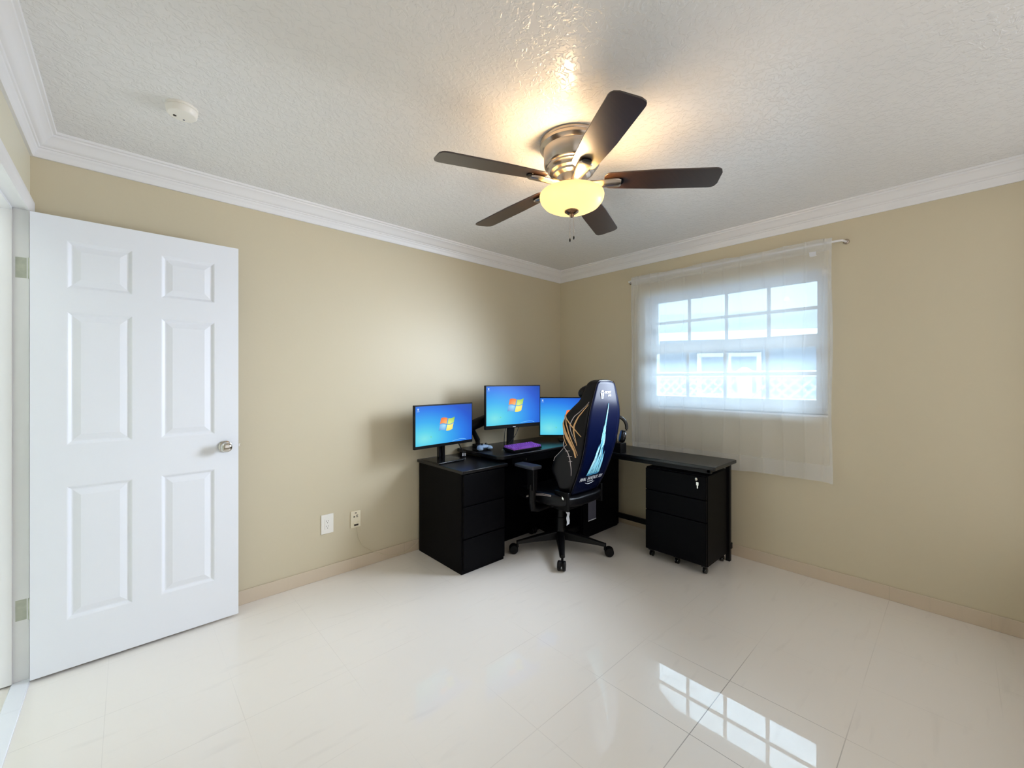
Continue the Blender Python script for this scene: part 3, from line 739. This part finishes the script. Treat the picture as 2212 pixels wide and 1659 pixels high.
def monitor(name, label, loc, rz, W, Hh, zc, bez_side, bez_bot, stand, frame_m=BLACKP, tilt=0.0):
    t = thing(name, label, 'monitor', loc, rz)
    z0, z1 = zc - Hh / 2, zc + Hh / 2
    T = .022
    fr_ = MB().box(-W / 2, W / 2, 0, T, z0, z1)
    fo = obj('monitor_housing', fr_, frame_m, t, bevel=.003)
    obj('housing_back', MB().loft([[(-W*.36, T, z0+.05), (W*.36, T, z0+.05), (W*.36, T, z1-.05), (-W*.36, T, z1-.05)], [(-W*.26, T+.03, z0+.08), (W*.26, T+.03, z0+.08), (W*.26, T+.03, z1-.08), (-W*.26, T+.03, z1-.08)]]), BLACKP, t)
    bm = bmesh.new(); sx0, sx1, sz0, sz1 = -W/2 + bez_side, W/2 - bez_side, z0 + bez_bot, z1 - bez_side
    uvl = bm.loops.layers.uv.new('UVMap')
    vs_ = [bm.verts.new(p) for p in ((sx0, -.0008, sz0), (sx1, -.0008, sz0), (sx1, -.0008, sz1), (sx0, -.0008, sz1))]
    fc = bm.faces.new(vs_)
    for lp, uv in zip(fc.loops, ((0, 0), (1, 0), (1, 1), (0, 1))): lp[uvl].uv = uv
    me = bpy.data.meshes.new('screen'); bm.to_mesh(me); bm.free(); me.materials.append(SCREEN)
    s = bpy.data.objects.new('screen', me); COL.objects.link(s); s.parent = t; s['label'] = 'lit blue desktop screen'
    w_, h_ = sx1 - sx0, sz1 - sz0
    windows_logo(s, w_, h_, sx0 + w_ * .525, sz0 + h_ * .50, h_ * .185 * 1.9, -.0014)
    a = MB()
    arc = bez((sx0 + w_ * .62, -.0012, sz0 + .004), (sx0 + w_ * .80, -.0012, sz0 + h_ * .085), (sx0 + w_ * .89, -.0012, sz0 + .004), 12)
    for p, q_ in zip(arc, arc[1:]): a.bm.faces.new([a.bm.verts.new(v) for v in (p, q_, (q_[0], q_[1], q_[2] + .0035), (p[0], p[1], p[2] + .0035))])
    ray_ = [((.02, .06), (.38, .62)), ((.02, .03), (.30, .40))]
    obj('screen_arc', a, SWOOSH, s)
    ic = MB(); ix, iz = sx0 + .014, sz1 - .028
    ic.face([(ix, -.0012, iz + .014), (ix + .016, -.0012, iz + .014), (ix + .013, -.0012, iz), (ix + .003, -.0012, iz)]).face([(ix - .003, -.0012, iz - .010), (ix + .020, -.0012, iz - .010), (ix + .020, -.0012, iz - .007), (ix - .003, -.0012, iz - .007)])
    obj('desktop_icon', ic, ICON, s)
    lf = MB(); lx, lz = sx0 + w_ * .24, sz0 + h_ * .19
    lf.face([(lx, -.0012, lz), (lx + .010, -.0012, lz - .003), (lx + .012, -.0012, lz + .008), (lx + .002, -.0012, lz + .010)]); obj('leaf_mark', lf, emit_mat('leaf_green', lin(110, 215, 190), 1.0), s)
    stand(t, zc, Hh, W)
    return t
def stand_left(t, zc, Hh, W):
    zb = .706; n_ = MB()
    n_.box(-.030, -.006, .038, .058, zb + .012, zc + .02).box(.004, .028, .038, .058, zb + .012, zc + .02)
    obj('stand_neck', n_, BLACKG, t, bevel=.003)
    obj('stand_base', MB().box(-.125, .125, -.080, .130, zb, zb + .012), BLACKG, t, bevel=.005)
    obj('neck_back', MB().box(-.026, .026, .060, .068, zb + .012, zc), BLACKP, t)
monitor('monitor', 'leftmost of the three monitors, its lit screen above the drawer cabinet', (-1.594, -.232, 0), math.radians(5), .552, .315, .979, .009, .022, stand_left)
def stand_mid(t, zc, Hh, W):
    zb = .750; n_ = MB()
    n_.loft([[(-.035, .050, zb + .01), (.030, .050, zb + .01), (.030, .066, zb + .01), (-.035, .066, zb + .01)], [(-.040, .028, zc - .02), (.040, .028, zc - .02), (.040, .048, zc - .02), (-.040, .048, zc - .02)]])
    obj('stand_neck', n_, BLACKP, t, bevel=.003)
    f_ = MB()
    f_.tube([(0, .055, zb + .012), (-.10, -.015, zb + .010), (-.175, -.075, zb + .006)], [.012, .010, .006], 8, .55)
    f_.tube([(0, .055, zb + .012), (.10, -.015, zb + .010), (.175, -.075, zb + .006)], [.012, .010, .006], 8, .55)
    f_.tube([(0, .05, zb + .012), (0, .13, zb + .008)], [.012, .008], 8, .55)
    fo = obj('stand_feet', f_, CHROME, t, smooth=True); fo['label'] = 'silver splayed feet of the stand'
    mk = MB().box(-.014, .014, -.0015, .0, zc - Hh / 2 + .006, zc - Hh / 2 + .012); obj('maker_mark', mk, INKW, t)
    c_ = MB(); c_.tube(bez((-.055, .03, zc - .14), (-.10, .02, zc - .25), (-.115, -.02, zb + .012), 10), .003, 6); c_.tube(bez((.075, .03, zc - .15), (.02, -.02, zc - .26), (-.115, -.01, zb + .010), 10), .003, 6)
    obj('monitor_cable', c_, BLACKP, t, smooth=True)
monitor('monitor', 'middle and tallest-standing of the three monitors, above the purple keyboard', (-.963, -.318, 0), math.radians(-6), .578, .357, 1.094, .008, .030, stand_mid)
def stand_right(t, zc, Hh, W):
    zb = .750
    obj('stand_neck', MB().box(-.03, .03, .03, .05, zb, zc), BLACKP, t, bevel=.003)
    obj('stand_base', MB().box(-.12, .12, -.05, .14, zb, zb + .012), BLACKP, t, bevel=.004)
monitor('monitor', 'rightmost of the three monitors, half hidden behind the gaming chair', (-.335, -.431, 0), math.radians(-43.2), .605, .360, .977, .008, .012, stand_right)

# monitor arm reaching down behind the middle monitor
arm = thing('monitor_mount', 'thick black jointed mounting arm between the left and middle monitors', 'monitor arm', (-1.19, -.11, .750))
obj('arm_clamp', MB().box(-.035, .035, -.03, .03, 0, .030), BLACKP, arm, bevel=.004)
obj('arm_post', MB().tube([(0, 0, .03), (0, 0, .075)], .018, 14), BLACKP, arm, smooth=True)
obj('lower_arm', MB().tube([(.0, 0, .060), (-.045, -.005, .13), (-.075, -.01, .190)], [.022, .020, .018], 12), BLACKP, arm, smooth=True)
obj('arm_joint', MB().ball((-.075, -.010, .195), .030), BLACKP, arm, smooth=True)
obj('upper_arm', MB().tube([(-.095, -.010, .180), (.0, -.03, .215), (.12, -.06, .262)], [.044, .044, .034], 12), BLACKP, arm, smooth=True)
obj('arm_head', MB().tube([(.12, -.06, .270), (.205, -.100, .310)], [.022, .018], 12), BLACKP, arm, smooth=True)
# game controller and small gadgets on the desk
gc = thing('game_controller', 'dark and pale blue game controller beside the purple keyboard', 'game controller', (-1.245, -.250, .750))
gb = MB(); gb.ball((0, 0, .030), .055, .035, .018); gb.ball((-.048, -.022, .020), .022, .034, .018); gb.ball((.048, -.022, .020), .022, .034, .018)
obj('controller_body', gb, BLUEISH, gc, smooth=True)
for x, y in ((-.020, -.012), (.020, -.012)): obj('thumbstick', MB().lathe([(.006, 0), (.005, .010), (.009, .013), (.009, .016)], 14, c=(x, y, .042)), BLACKP, gc, smooth=True)
gb = MB()
for a in range(4): gb.ball((.042 + .009 * math.cos(a * PI / 2), .006 + .009 * math.sin(a * PI / 2), .044), .004, .004, .003, seg=10)
obj('controller_button', gb, BLACKP, gc)
gs = MB().box(-.07, .07, -.02, .05, 0, .012); obj('controller_dock', gs, BLACKP, gc, bevel=.003)
pen = MB().tube([(-1.16, -.415, .756), (-1.03, -.40, .756)], .004, 8); tag(obj('pen', pen, CHROME, smooth=True), 'silver pen lying at the left of the keyboard', 'pen')
ch_ = thing('charger_plug', 'small dark plug with white prongs standing on the side top', 'charger', (-1.388, -.170, .706))
obj('plug_body', MB().box(-.020, .020, -.018, .018, .0, .040), BLACKP, ch_, bevel=.004)
obj('plug_cable', MB().tube(bez((0, 0, .04), (-.02, .03, .11), (-.06, .04, .17), 8), .0035, 8), BLACKP, ch_, smooth=True)
obj('plug_face', MB().box(-.017, -.007, -.021, -.018, .008, .030).box(.004, .014, -.021, -.018, .006, .028), PAPERW, ch_, bevel=.001)

# keyboard
kb = thing('keyboard', 'purple-capped mechanical keyboard on the desk in front of the monitors', 'keyboard', (-1.005, -.462, .750), math.radians(0))
Mk = Matrix.Rotation(math.radians(5), 4, 'X')
KW, KD = .315, .128
obj('keyboard_case', MB().box(-KW/2, KW/2, -KD/2, KD/2, .009, .027, M=Mk), BLACKP, kb, bevel=.004)
for x in (-.13, .10): obj('keyboard_foot', MB().box(x, x + .03, KD/2 - .03, KD/2 - .01, 0, .02), BLACKP, kb)
lay = [[1]*15, [1.5]+[1]*12+[1.5], [1.75]+[1]*11+[2.25], [2.25]+[1]*10+[1.75, 1], [1.25]*3+[6.25]+[1]*5]
u_ = (KW - .010) / 15; kd_ = (KD - .010) / 5
for r, row in enumerate(lay):
    x = -KW/2 + .005; s = (KW - .010) / (sum(row))
    for wv in row:
        x0, x1 = x + .0018, x + wv * s - .0018; y1 = KD/2 - .005 - r * kd_ - .0012; y0 = y1 - kd_ + .0030
        zt = .041 + (.002 if r == 0 else 0) 
        k = MB().loft([[Mk @ Vector(v) for v in ((x0, y0, .027), (x1, y0, .027), (x1, y1, .027), (x0, y1, .027))], [Mk @ Vector(v) for v in ((x0+.002, y0+.002, zt), (x1-.002, y0+.002, zt), (x1-.002, y1-.001, zt), (x0+.002, y1-.001, zt))]])
        obj('keycap', k, PURPLE, kb)
        x += wv * s

# headphones on a stand, on a small black box at the start of the wing
hs = thing('headphone_stand', 'black box stand on the desk wing beside the gaming chair', 'stand', (-.490, -1.004, .740))
obj('stand_box', MB().box(-.024, .060, -.056, .044, 0, .078), BLACKP, hs, bevel=.004)
obj('stand_post', MB().tube([(0, 0, .078), (0, 0, .272)], .007, 10), BLACKM, hs, smooth=True)
obj('stand_cradle', MB().tube([(-.03, .02, .270), (0, 0, .277), (.03, -.02, .270)], .008, 10), BLACKM, hs, smooth=True)
hp = thing('headphones', 'black over-ear headphones hanging on the stand right of the chair', 'headphones', (-.490, -1.004, .740), math.radians(-48))
bp = [(.082 * math.cos(a), 0, .200 + .086 * math.sin(a)) for a in [math.radians(-18 + 216 * i / 24) for i in range(25)]]
obj('headband', MB().tube(bp, .0085, 8, 1.5), BLACKG, hp, smooth=True)
for sg in (-1, 1):
    Mx = Matrix.Translation((sg * .048, 0, .128)) @ Matrix.Rotation(sg * math.radians(12), 4, 'Y') @ Matrix.Rotation(sg * PI / 2, 4, 'Y')
    e = obj('ear_cup', MB().lathe([(.020, .026), (.036, .022), (.042, .012), (.042, .0)], 24, M=Mx @ Matrix.Diagonal((1.15, 1, 1, 1))), BLACKG, hp, smooth=True)
    obj('ear_pad', MB().lathe([(.040, .0), (.043, -.006), (.040, -.018), (.024, -.020)], 24, M=Mx @ Matrix.Diagonal((1.15, 1, 1, 1))), LEATHER, e, smooth=True)

# ------------------------------------------------------------------ gaming chair
CH = thing('gaming_chair', 'black gaming chair with gold lines and an ice-crystal print on its navy back', 'gaming chair', (-.872, -.748, 0), math.radians(0))
# star base; angles measured from the room axes
R0 = .345
for k in range(5):
    a = math.radians(-137.3 + 72 * k); c_, s_ = math.cos(a), math.sin(a)
    Ma = Matrix.Rotation(a, 4, 'Z')
    loops = []
    for x, hw_, zt, zb in ((.0, .036, .150, .085), (.06, .034, .146, .085), (.16, .028, .130, .082), (.27, .022, .110, .078), (.335, .020, .098, .074), (.352, .014, .094, .076)):
        loops.append([Ma @ Vector(v) for v in ((x, -hw_, zb), (x, hw_, zb), (x, hw_ * .8, zt - .006), (x, hw_ * .4, zt), (x, -hw_ * .4, zt), (x, -hw_ * .8, zt - .006))])
    lo = obj('leg', MB().loft(loops), BLACKM, CH, bevel=.004)
    cs = MB(); Mc = Matrix.Translation((R0 * c_, R0 * s_, 0)) @ Matrix.Rotation(a + (0.25 if k % 2 else -.2), 4, 'Z')
    cs.lathe([(.009, 0), (.009, .050)], 12, M=Mc @ Matrix.Translation((-.0, 0, .045)))
    for sy in (-1, 1):
        cs.lathe([(.012, 0), (.031, .002), (.034, .007), (.034, .018), (.030, .023), (.010, .024)], 24, M=Mc @ Matrix.Translation((.030, sy * .005, .034)) @ Matrix.Rotation(-sy * PI / 2, 4, 'X'))
    hood = []
    for i in range(9):
        t_ = math.radians(10 + 170 * i / 8); hood.append((.030 + .031 * math.cos(t_), .034 + .034 * math.sin(t_)))
    cs.prism([(x, -.006, z) for x, z in hood], (0, .012, 0), M=Mc)
    obj('caster', cs, BLACKP, lo, smooth=True)
obj('gas_lift', MB().lathe([(.040, .085), (.042, .150), (.034, .165), (.034, .250), (.028, .252), (.028, .36)], 28), BLACKM, CH, smooth=True)
obj('seat_mechanism', MB().box(-.11, .11, -.14, .12, .345, .388).box(-.15, .15, -.05, .03, .36, .39), BLACKM, CH, bevel=.008)
obj('tilt_lever', MB().tube([(-.10, .03, .365), (-.20, .03, .362), (-.245, .03, .350)], [.006, .006, .010], 10), BLACKM, CH, smooth=True)
tg = MB(); pr = [(0, .0), (.012, -.02), (.004, -.045), (.010, -.075), (.006, -.100)]
tg.loft([[( -.115 + a, -.150 - .3 * abs(a), .345 + b), (-.085 + a, -.152, .349 + b * .97), (-.085 + a, -.154, .349 + b * .97), (-.115 + a, -.152 - .3 * abs(a), .345 + b)] for a, b in pr])
obj('care_tag', tg, PAPERW, CH)['label'] = 'white curled fabric tag under the seat'
# seat cushion: rounded slab with raised side bolsters
def seat_loop(y, hw, zb, zt, bol):
    pts_ = []
    for i in range(9):
        u = -1 + 2 * i / 8
        zz = zt + bol * max(0, (abs(u) - .55) / .45) ** 1.4 * (1 if abs(u) < .99 else .55)
        pts_.append((u * hw, y, zz))
    pts_.append((hw * 1.0, y, (zb + zt) / 2)); pts_ += [(hw * .92, y, zb), (0, y, zb - .008), (-hw * .92, y, zb)]; pts_.append((-hw * 1.0, y, (zb + zt) / 2))
    return pts_
seat = obj('seat', MB().loft([seat_loop(-.262, .150, .425, .462, .0), seat_loop(-.25, .215, .405, .480, .01), seat_loop(-.15, .255, .392, .480, .035), seat_loop(0, .268, .390, .474, .045),
      seat_loop(.15, .265, .390, .478, .040), seat_loop(.245, .240, .400, .474, .020), seat_loop(.275, .190, .425, .455, .0)]), LEATHER, CH, subsurf=2)
pg = MB()
for zo, off in ((.505, 0), (.497, .012)):
    pg.tube([(-.272 - off * .3, .10 - .0, zo - .060), (-.270 - off * .3, .02, zo - .030), (-.262 - off * .3, -.06, zo - .016), (-.256, -.13, zo - .014)], .0022, 6)
obj('seat_stripe', pg, SILVER, seat, smooth=True)

# backrest
BZ0, BZ1, BY0, BY1 = .455, 1.322, -.200, -.418
lean = math.atan2(BY0 - BY1, BZ1 - BZ0)
BEXP = 2.5
def spine(t): return BY0 + (BY1 - BY0) * (1 - (1 - min(max(t, 0), 1)) ** BEXP), BZ0 + (BZ1 - BZ0) * t
ST = [(0, .145, .165, .070, .045), (.05, .165, .200, .105, .055), (.16, .176, .240, .195, .055), (.28, .182, .246, .190, .06), (.40, .188, .238, .140, .06), (.52, .196, .252, .150, .06),
      (.62, .198, .262, .165, .06), (.70, .192, .250, .158, .06), (.76, .182, .215, .135, .06), (.82, .164, .172, .105, .060), (.90, .136, .140, .092, .065), (.96, .112, .114, .085, .065), (.99, .088, .090, .075, .05), (1.0, .062, .064, .060, .02)]
def interp(t, k):
    for a, b in zip(ST, ST[1:]):
        if t <= b[0]:
            f_ = (t - a[0]) / (b[0] - a[0]); return a[k] + (b[k] - a[k]) * f_
    return ST[-1][k]
def tang(t):
    t = min(max(t, 0), 1)
    return Vector((0, (BY1 - BY0) * BEXP * (1 - t) ** (BEXP - 1), BZ1 - BZ0)).normalized()
def nf(t):                                             # forward normal of the gently curved back
    u = tang(t); return Vector((0, u.z, -u.y))
def bp_(t, x, d):                                      # point at height t, sideways x, distance d ahead of the rear plane
    y, z = spine(t); return Vector((x, y, z)) + nf(t) * d
def back_loop(t):
    wr, wf, d, dc = (interp(t, k) for k in (1, 2, 3, 4))
    half = [(0, 0), (wr * .6, 0), (wr * .93, .002), (wr, .012), (wr + (wf - wr) * .45, d * .42), (wf, d * .80), (wf * .985, d * .96), (wf * .90, d), (wf * .74, d * .80 + dc * .15), (wf * .50, dc * 1.05), (0, dc)]
    L_ = [bp_(t, x, dd_) for x, dd_ in half] + [bp_(t, -x, dd_) for x, dd_ in reversed(half[1:-1])]
    return L_
back = obj('backrest', MB().loft([back_loop(i / 44) for i in range(45)]), LEATHER, CH, smooth=True)
back.modifiers.new('sub', 'SUBSURF').render_levels = 1
# navy rear panel
def panel_edge(t): return interp(t, 1) * .965
ts = [.035 + (.985 - .035) * i / 40 for i in range(41)]
pn = MB(); rows = []
for t in ts:
    k = 1.0
    if t > .95: k = 1 - .18 * ((t - .95) / .035) ** 2
    if t < .07: k = 1 - .10 * ((.07 - t) / .035) ** 2
    e = panel_edge(t) * k
    rows.append([pn.bm.verts.new(bp_(t, -e + 2 * e * j / 12, -.0045 - (.004 * (1 - (2 * j / 12 - 1) ** 2)))) for j in range(13)])
for i in range(40):
    for j in range(12): pn.bm.faces.new((rows[i][j], rows[i+1][j], rows[i+1][j+1], rows[i][j+1]))
rp = obj('rear_panel', pn, NAVY, CH, smooth=True); q_ = rp.modifiers.new('solid', 'SOLIDIFY'); q_.thickness = .006; q_.offset = 1 if False else -1
rp['label'] = 'glossy navy rear panel with printed artwork'
# piping round the rear panel
lft = [bp_(t, -interp(t, 1) * .985, -.003) for t in ts]; rgt = [bp_(t, interp(t, 1) * .985, -.003) for t in reversed(ts)]
obj('piping', MB().tube(lft, .0022, 6).tube(rgt, .0022, 6), BLACKG, back, smooth=True)
# frame of the rear plane for prints: x sideways (viewer's right), up along the back
def PM(t, x, off=-.0105):
    o_ = bp_(t, x, off); M_ = Matrix.Identity(4)
    M_.col[0][:3] = (1, 0, 0); M_.col[1][:3] = tang(t); M_.col[2][:3] = -nf(t); M_.col[3][:3] = o_
    return M_
# ice crystal spire: many leaning shards
random.seed(11)
LEN = math.hypot(BZ1 - BZ0, BY1 - BY0)
def shard(mb, x0, v0, x1, v1, wdt, off):
    d_ = Vector((x1 - x0, v1 - v0)); n2 = Vector((-d_.y, d_.x)).normalized() * wdt
    pts2 = [(x0 - n2.x * .8, v0 - n2.y * .8), (x0 + n2.x * .8, v0 + n2.y * .8), (x0 + d_.x * .55 + n2.x, v0 + d_.y * .55 + n2.y), (x1, v1), (x0 + d_.x * .45 - n2.x, v0 + d_.y * .45 - n2.y)]
    mb.bm.faces.new([mb.bm.verts.new(bp_(v, x, off)) for x, v in [(a, b / LEN) for a, b in pts2]])
ice = [MB(), MB(), MB()]
V0, V1 = .200, .722
def axis(v): s = (v - V0) / (V1 - V0); return -.004 + .030 * s ** .9 - .012 * math.sin(s * 3.1)
for i in range(120):
    s = (i / 119) ** 1.25; v = V0 + (V1 - V0 - .05) * s
    wd = .062 * (1 - s) ** 1.7 + .010 * (1 - s) + .002
    x = axis(v) + random.uniform(-1, 1) * wd
    ln = random.uniform(.05, .12) * (1 - .35 * s)
    shard(ice[i % 3], x, v, x + (axis(v + ln) - x) * .35 + .004, min(v + ln, V1), random.uniform(.0022, .0052) * (1 - .5 * s), -.0108 - .0003 * (i % 7))
shard(ice[0], axis(.60), .60, axis(V1), V1, .0042, -.0135)
for x, ln in ((-.075, .075), (-.058, .11), (-.035, .13), (.060, .17), (.045, .12), (.020, .15), (-.015, .17), (.0, .2)):
    shard(ice[0], x, V0, x * .72 + .012, V0 + ln, .0060, -.0132)
base_ = MB(); base_.bm.faces.new([base_.bm.verts.new(bp_(v / LEN, x, -.0106)) for x, v in ((-.082, .186), (-.040, .183), (0, .187), (.035, .184), (.066, .190), (.060, .25), (.040, .32), (.028, .42), (.022, .50), (.008, .50), (-.004, .42), (-.022, .32), (-.050, .25), (-.068, .215))])
art = obj('crystal_print', base_, mat('deep_ice_print', lin(52, 130, 170), .4, noise=(50, .5)), rp); art['label'] = 'icy blue crystal spire print'
for mb_, c_ in zip(ice, (lin(150, 225, 245), lin(88, 176, 215), lin(196, 238, 248))):
    obj('crystal_shards', mb_, mat('ice_print', c_, .35, noise=(40, .15)), art)
text_mesh('game_title_lettering', 'FINAL  FANTASY. XIV', .042, INKW, rp, PM(.146 / LEN, 0.0), sx_=.66, shear=.0)
text_mesh('subtitle_lettering', 'ONLINE', .014, INKW, rp, PM(.130 / LEN, .0), sx_=1.3)
ar = MB(); pts_ = [bp_((.126 - .014 * math.sin(PI * i / 14)) / LEN, -.055 + .11 * i / 14, -.011) for i in range(15)]; ar.tube(pts_, [.0006 + .0012 * math.sin(PI * i / 14) for i in range(15)], 6)
obj('title_underline', ar, INKW, rp)
# shield emblem and maker's name near the top
em = MB()
def pf(pts2): em.bm.faces.new([em.bm.verts.new(bp_((.757 + b) / LEN, -.052 + a, -.0112)) for a, b in pts2])
pf([(-.017, .052), (0, .060), (.017, .052), (0, .044)]); pf([(-.020, .046), (-.003, .036), (-.003, -.004), (-.010, .002)]); pf([(.020, .046), (.010, .002), (.003, -.004), (.003, .036)])
obj('shield_emblem', em, INKW, rp)['label'] = 'small white shield emblem'
text_mesh('maker_lettering', 'SECRET', .021, INKW, rp, PM(.792 / LEN, .014), sx_=1.05)
text_mesh('maker_lettering', 'LAB', .021, INKW, rp, PM(.770 / LEN, .034), sx_=1.05)
# gold and silver line work on the outer face of the side wings
def wing_pt(sgn, t, s, off=.003):
    wr, wf, d = interp(t, 1), interp(t, 2), interp(t, 3)
    prof = [(0, wr, .012), (.45, wr + (wf - wr) * .45, d * .42), (.85, wf, d * .80), (1, wf * .985, d * .96), (1.2, wf * .90, d)]
    for a, b in zip(prof, prof[1:]):
        if s <= b[0]:
            f_ = (s - a[0]) / (b[0] - a[0]); x = a[1] + (b[1] - a[1]) * f_; dd_ = a[2] + (b[2] - a[2]) * f_; break
    return bp_(t, sgn * (x + off), dd_ + .0)
def line(sgn, ctrl, r, m, n=40):
    pts_ = []; uv_ = []
    for i in range(n + 1):
        u = i / n * (len(ctrl) - 1); k = min(int(u), len(ctrl) - 2); f_ = u - k
        p0, p1, p2, p3 = ctrl[max(k-1, 0)], ctrl[k], ctrl[k+1], ctrl[min(k+2, len(ctrl)-1)]
        cr = [0.5 * ((2*p1[j]) + (-p0[j]+p2[j])*f_ + (2*p0[j]-5*p1[j]+4*p2[j]-p3[j])*f_*f_ + (-p0[j]+3*p1[j]-3*p2[j]+p3[j])*f_**3) for j in (0, 1)]
        uv_.append((min(max(cr[0], 0.01), .99), min(max(cr[1], 0.02), 1.12)))
    rows = []
    for i, (t, q) in enumerate(uv_):
        a_, b_ = uv_[max(i - 1, 0)], uv_[min(i + 1, n)]
        d_ = Vector(((b_[0] - a_[0]) * .89, (b_[1] - a_[1]) * .15)); d_ = d_.normalized() if d_.length else Vector((1, 0))
        wv = r * (.45 + .55 * math.sin(PI * i / n)); ox, oy = -d_.y * wv / .89, d_.x * wv / .15
        rows.append([wing_pt(sgn, min(max(t + k_ * ox, .01), .99), min(max(q + k_ * oy, .01), 1.19), .0035) for k_ in (-1, 1)])
    return rows
def ribbon(mb, rows):
    vr = [[mb.bm.verts.new(p) for p in r_] for r_ in rows]
    for a, b in zip(vr, vr[1:]): mb.bm.faces.new((a[0], b[0], b[1], a[1]))
for sgn in (-1, 1):
    g = MB(); s2 = MB()
    for ctrl, r in (([(.70, 1.05), (.62, .98), (.54, .86), (.46, .62), (.36, .22)], .0105), ([(.70, .95), (.62, .80), (.54, .70), (.46, .50), (.38, .16)], .0035),
                    ([(.80, .05), (.74, .28), (.66, .46), (.56, .50), (.46, .30)], .0045), ([(.70, 1.0), (.64, .72), (.58, .42), (.54, .12)], .0038), ([(.66, 1.1), (.58, 1.08), (.50, .98), (.44, .78)], .0035)):
        ribbon(g, line(sgn, ctrl, r, GOLD))
    for ctrl, r in (([(.82, .05), (.76, .35), (.68, .60), (.58, .64), (.48, .40)], .0022), ([(.46, 1.05), (.42, .95), (.37, .62), (.28, .30), (.20, .15)], .0025), ([(.47, 1.12), (.40, 1.1), (.32, 1.12), (.24, 1.14)], .0030),
                    ([(.44, .80), (.42, .92)], .0018), ([(.40, .62), (.385, .80)], .0018), ([(.36, .42), (.345, .60)], .0018), ([(.32, .32), (.305, .46)], .0018)):
        ribbon(s2, line(sgn, ctrl, r, SILVER))
    for nm, mb_, m_ in (('gold_line_trim', g, GOLD), ('silver_line_trim', s2, SILVER)):
        o = obj(nm, mb_, m_, back); q_ = o.modifiers.new('solid', 'SOLIDIFY'); q_.thickness = .003; q_.offset = 0
# head pillow strapped on the front
pc = bp_(.885, 0, .115)
obj('head_pillow', MB().ball((0, 0, 0), .150, .052, .062, seg=28, M=Matrix.Translation(pc) @ Matrix.Rotation(lean, 4, 'X')), LEATHER, CH, smooth=True)
# hinges where the back meets the seat
for sx_ in (-1, 1):
    hk = MB().box(sx_ * .200 - .010, sx_ * .200 + .010, -.250, -.120, .385, .520)
    obj('back_bracket', hk, BLACKM, CH, bevel=.006)
    obj('bracket_bolt', MB().lathe([(.020, 0), (.020, .008), (.012, .012)], 18, M=Matrix.Translation((sx_ * .212, -.200, .470)) @ Matrix.Rotation(sx_ * PI / 2, 4, 'Y')), CHROME if sx_ < 0 else BLACKM, CH, smooth=True)
# armrests
for sx_ in (-1, 1):
    ax = sx_ * .325
    a_ = MB(); a_.tube([(sx_ * .12, -.01, .370), (sx_ * .27, -.01, .368), (ax - sx_ * .005, -.01, .385), (ax, -.01, .430), (ax, -.01, .560)], [.016, .018, .022, .024, .024], 12, 1.2)
    am = obj('armrest_post', a_, BLACKP, CH, smooth=True)
    obj('armrest_sleeve', MB().box(ax - .022, ax + .022, -.045, .025, .52, .672), BLACKP, am, bevel=.006)
    pd_ = MB(); px_ = ax + sx_ * .0
    pd_.prism([(px_ - .048, -.065, .674), (px_ + .048, -.065, .674), (px_ + .052, 0, .674), (px_ + .044, .135, .674), (px_ - .044, .135, .674), (px_ - .052, 0, .674)], (0, 0, .026))
    obj('armrest_pad', pd_, mat('charcoal_armpad', lin(52, 54, 64), .38), CH, bevel=.010)
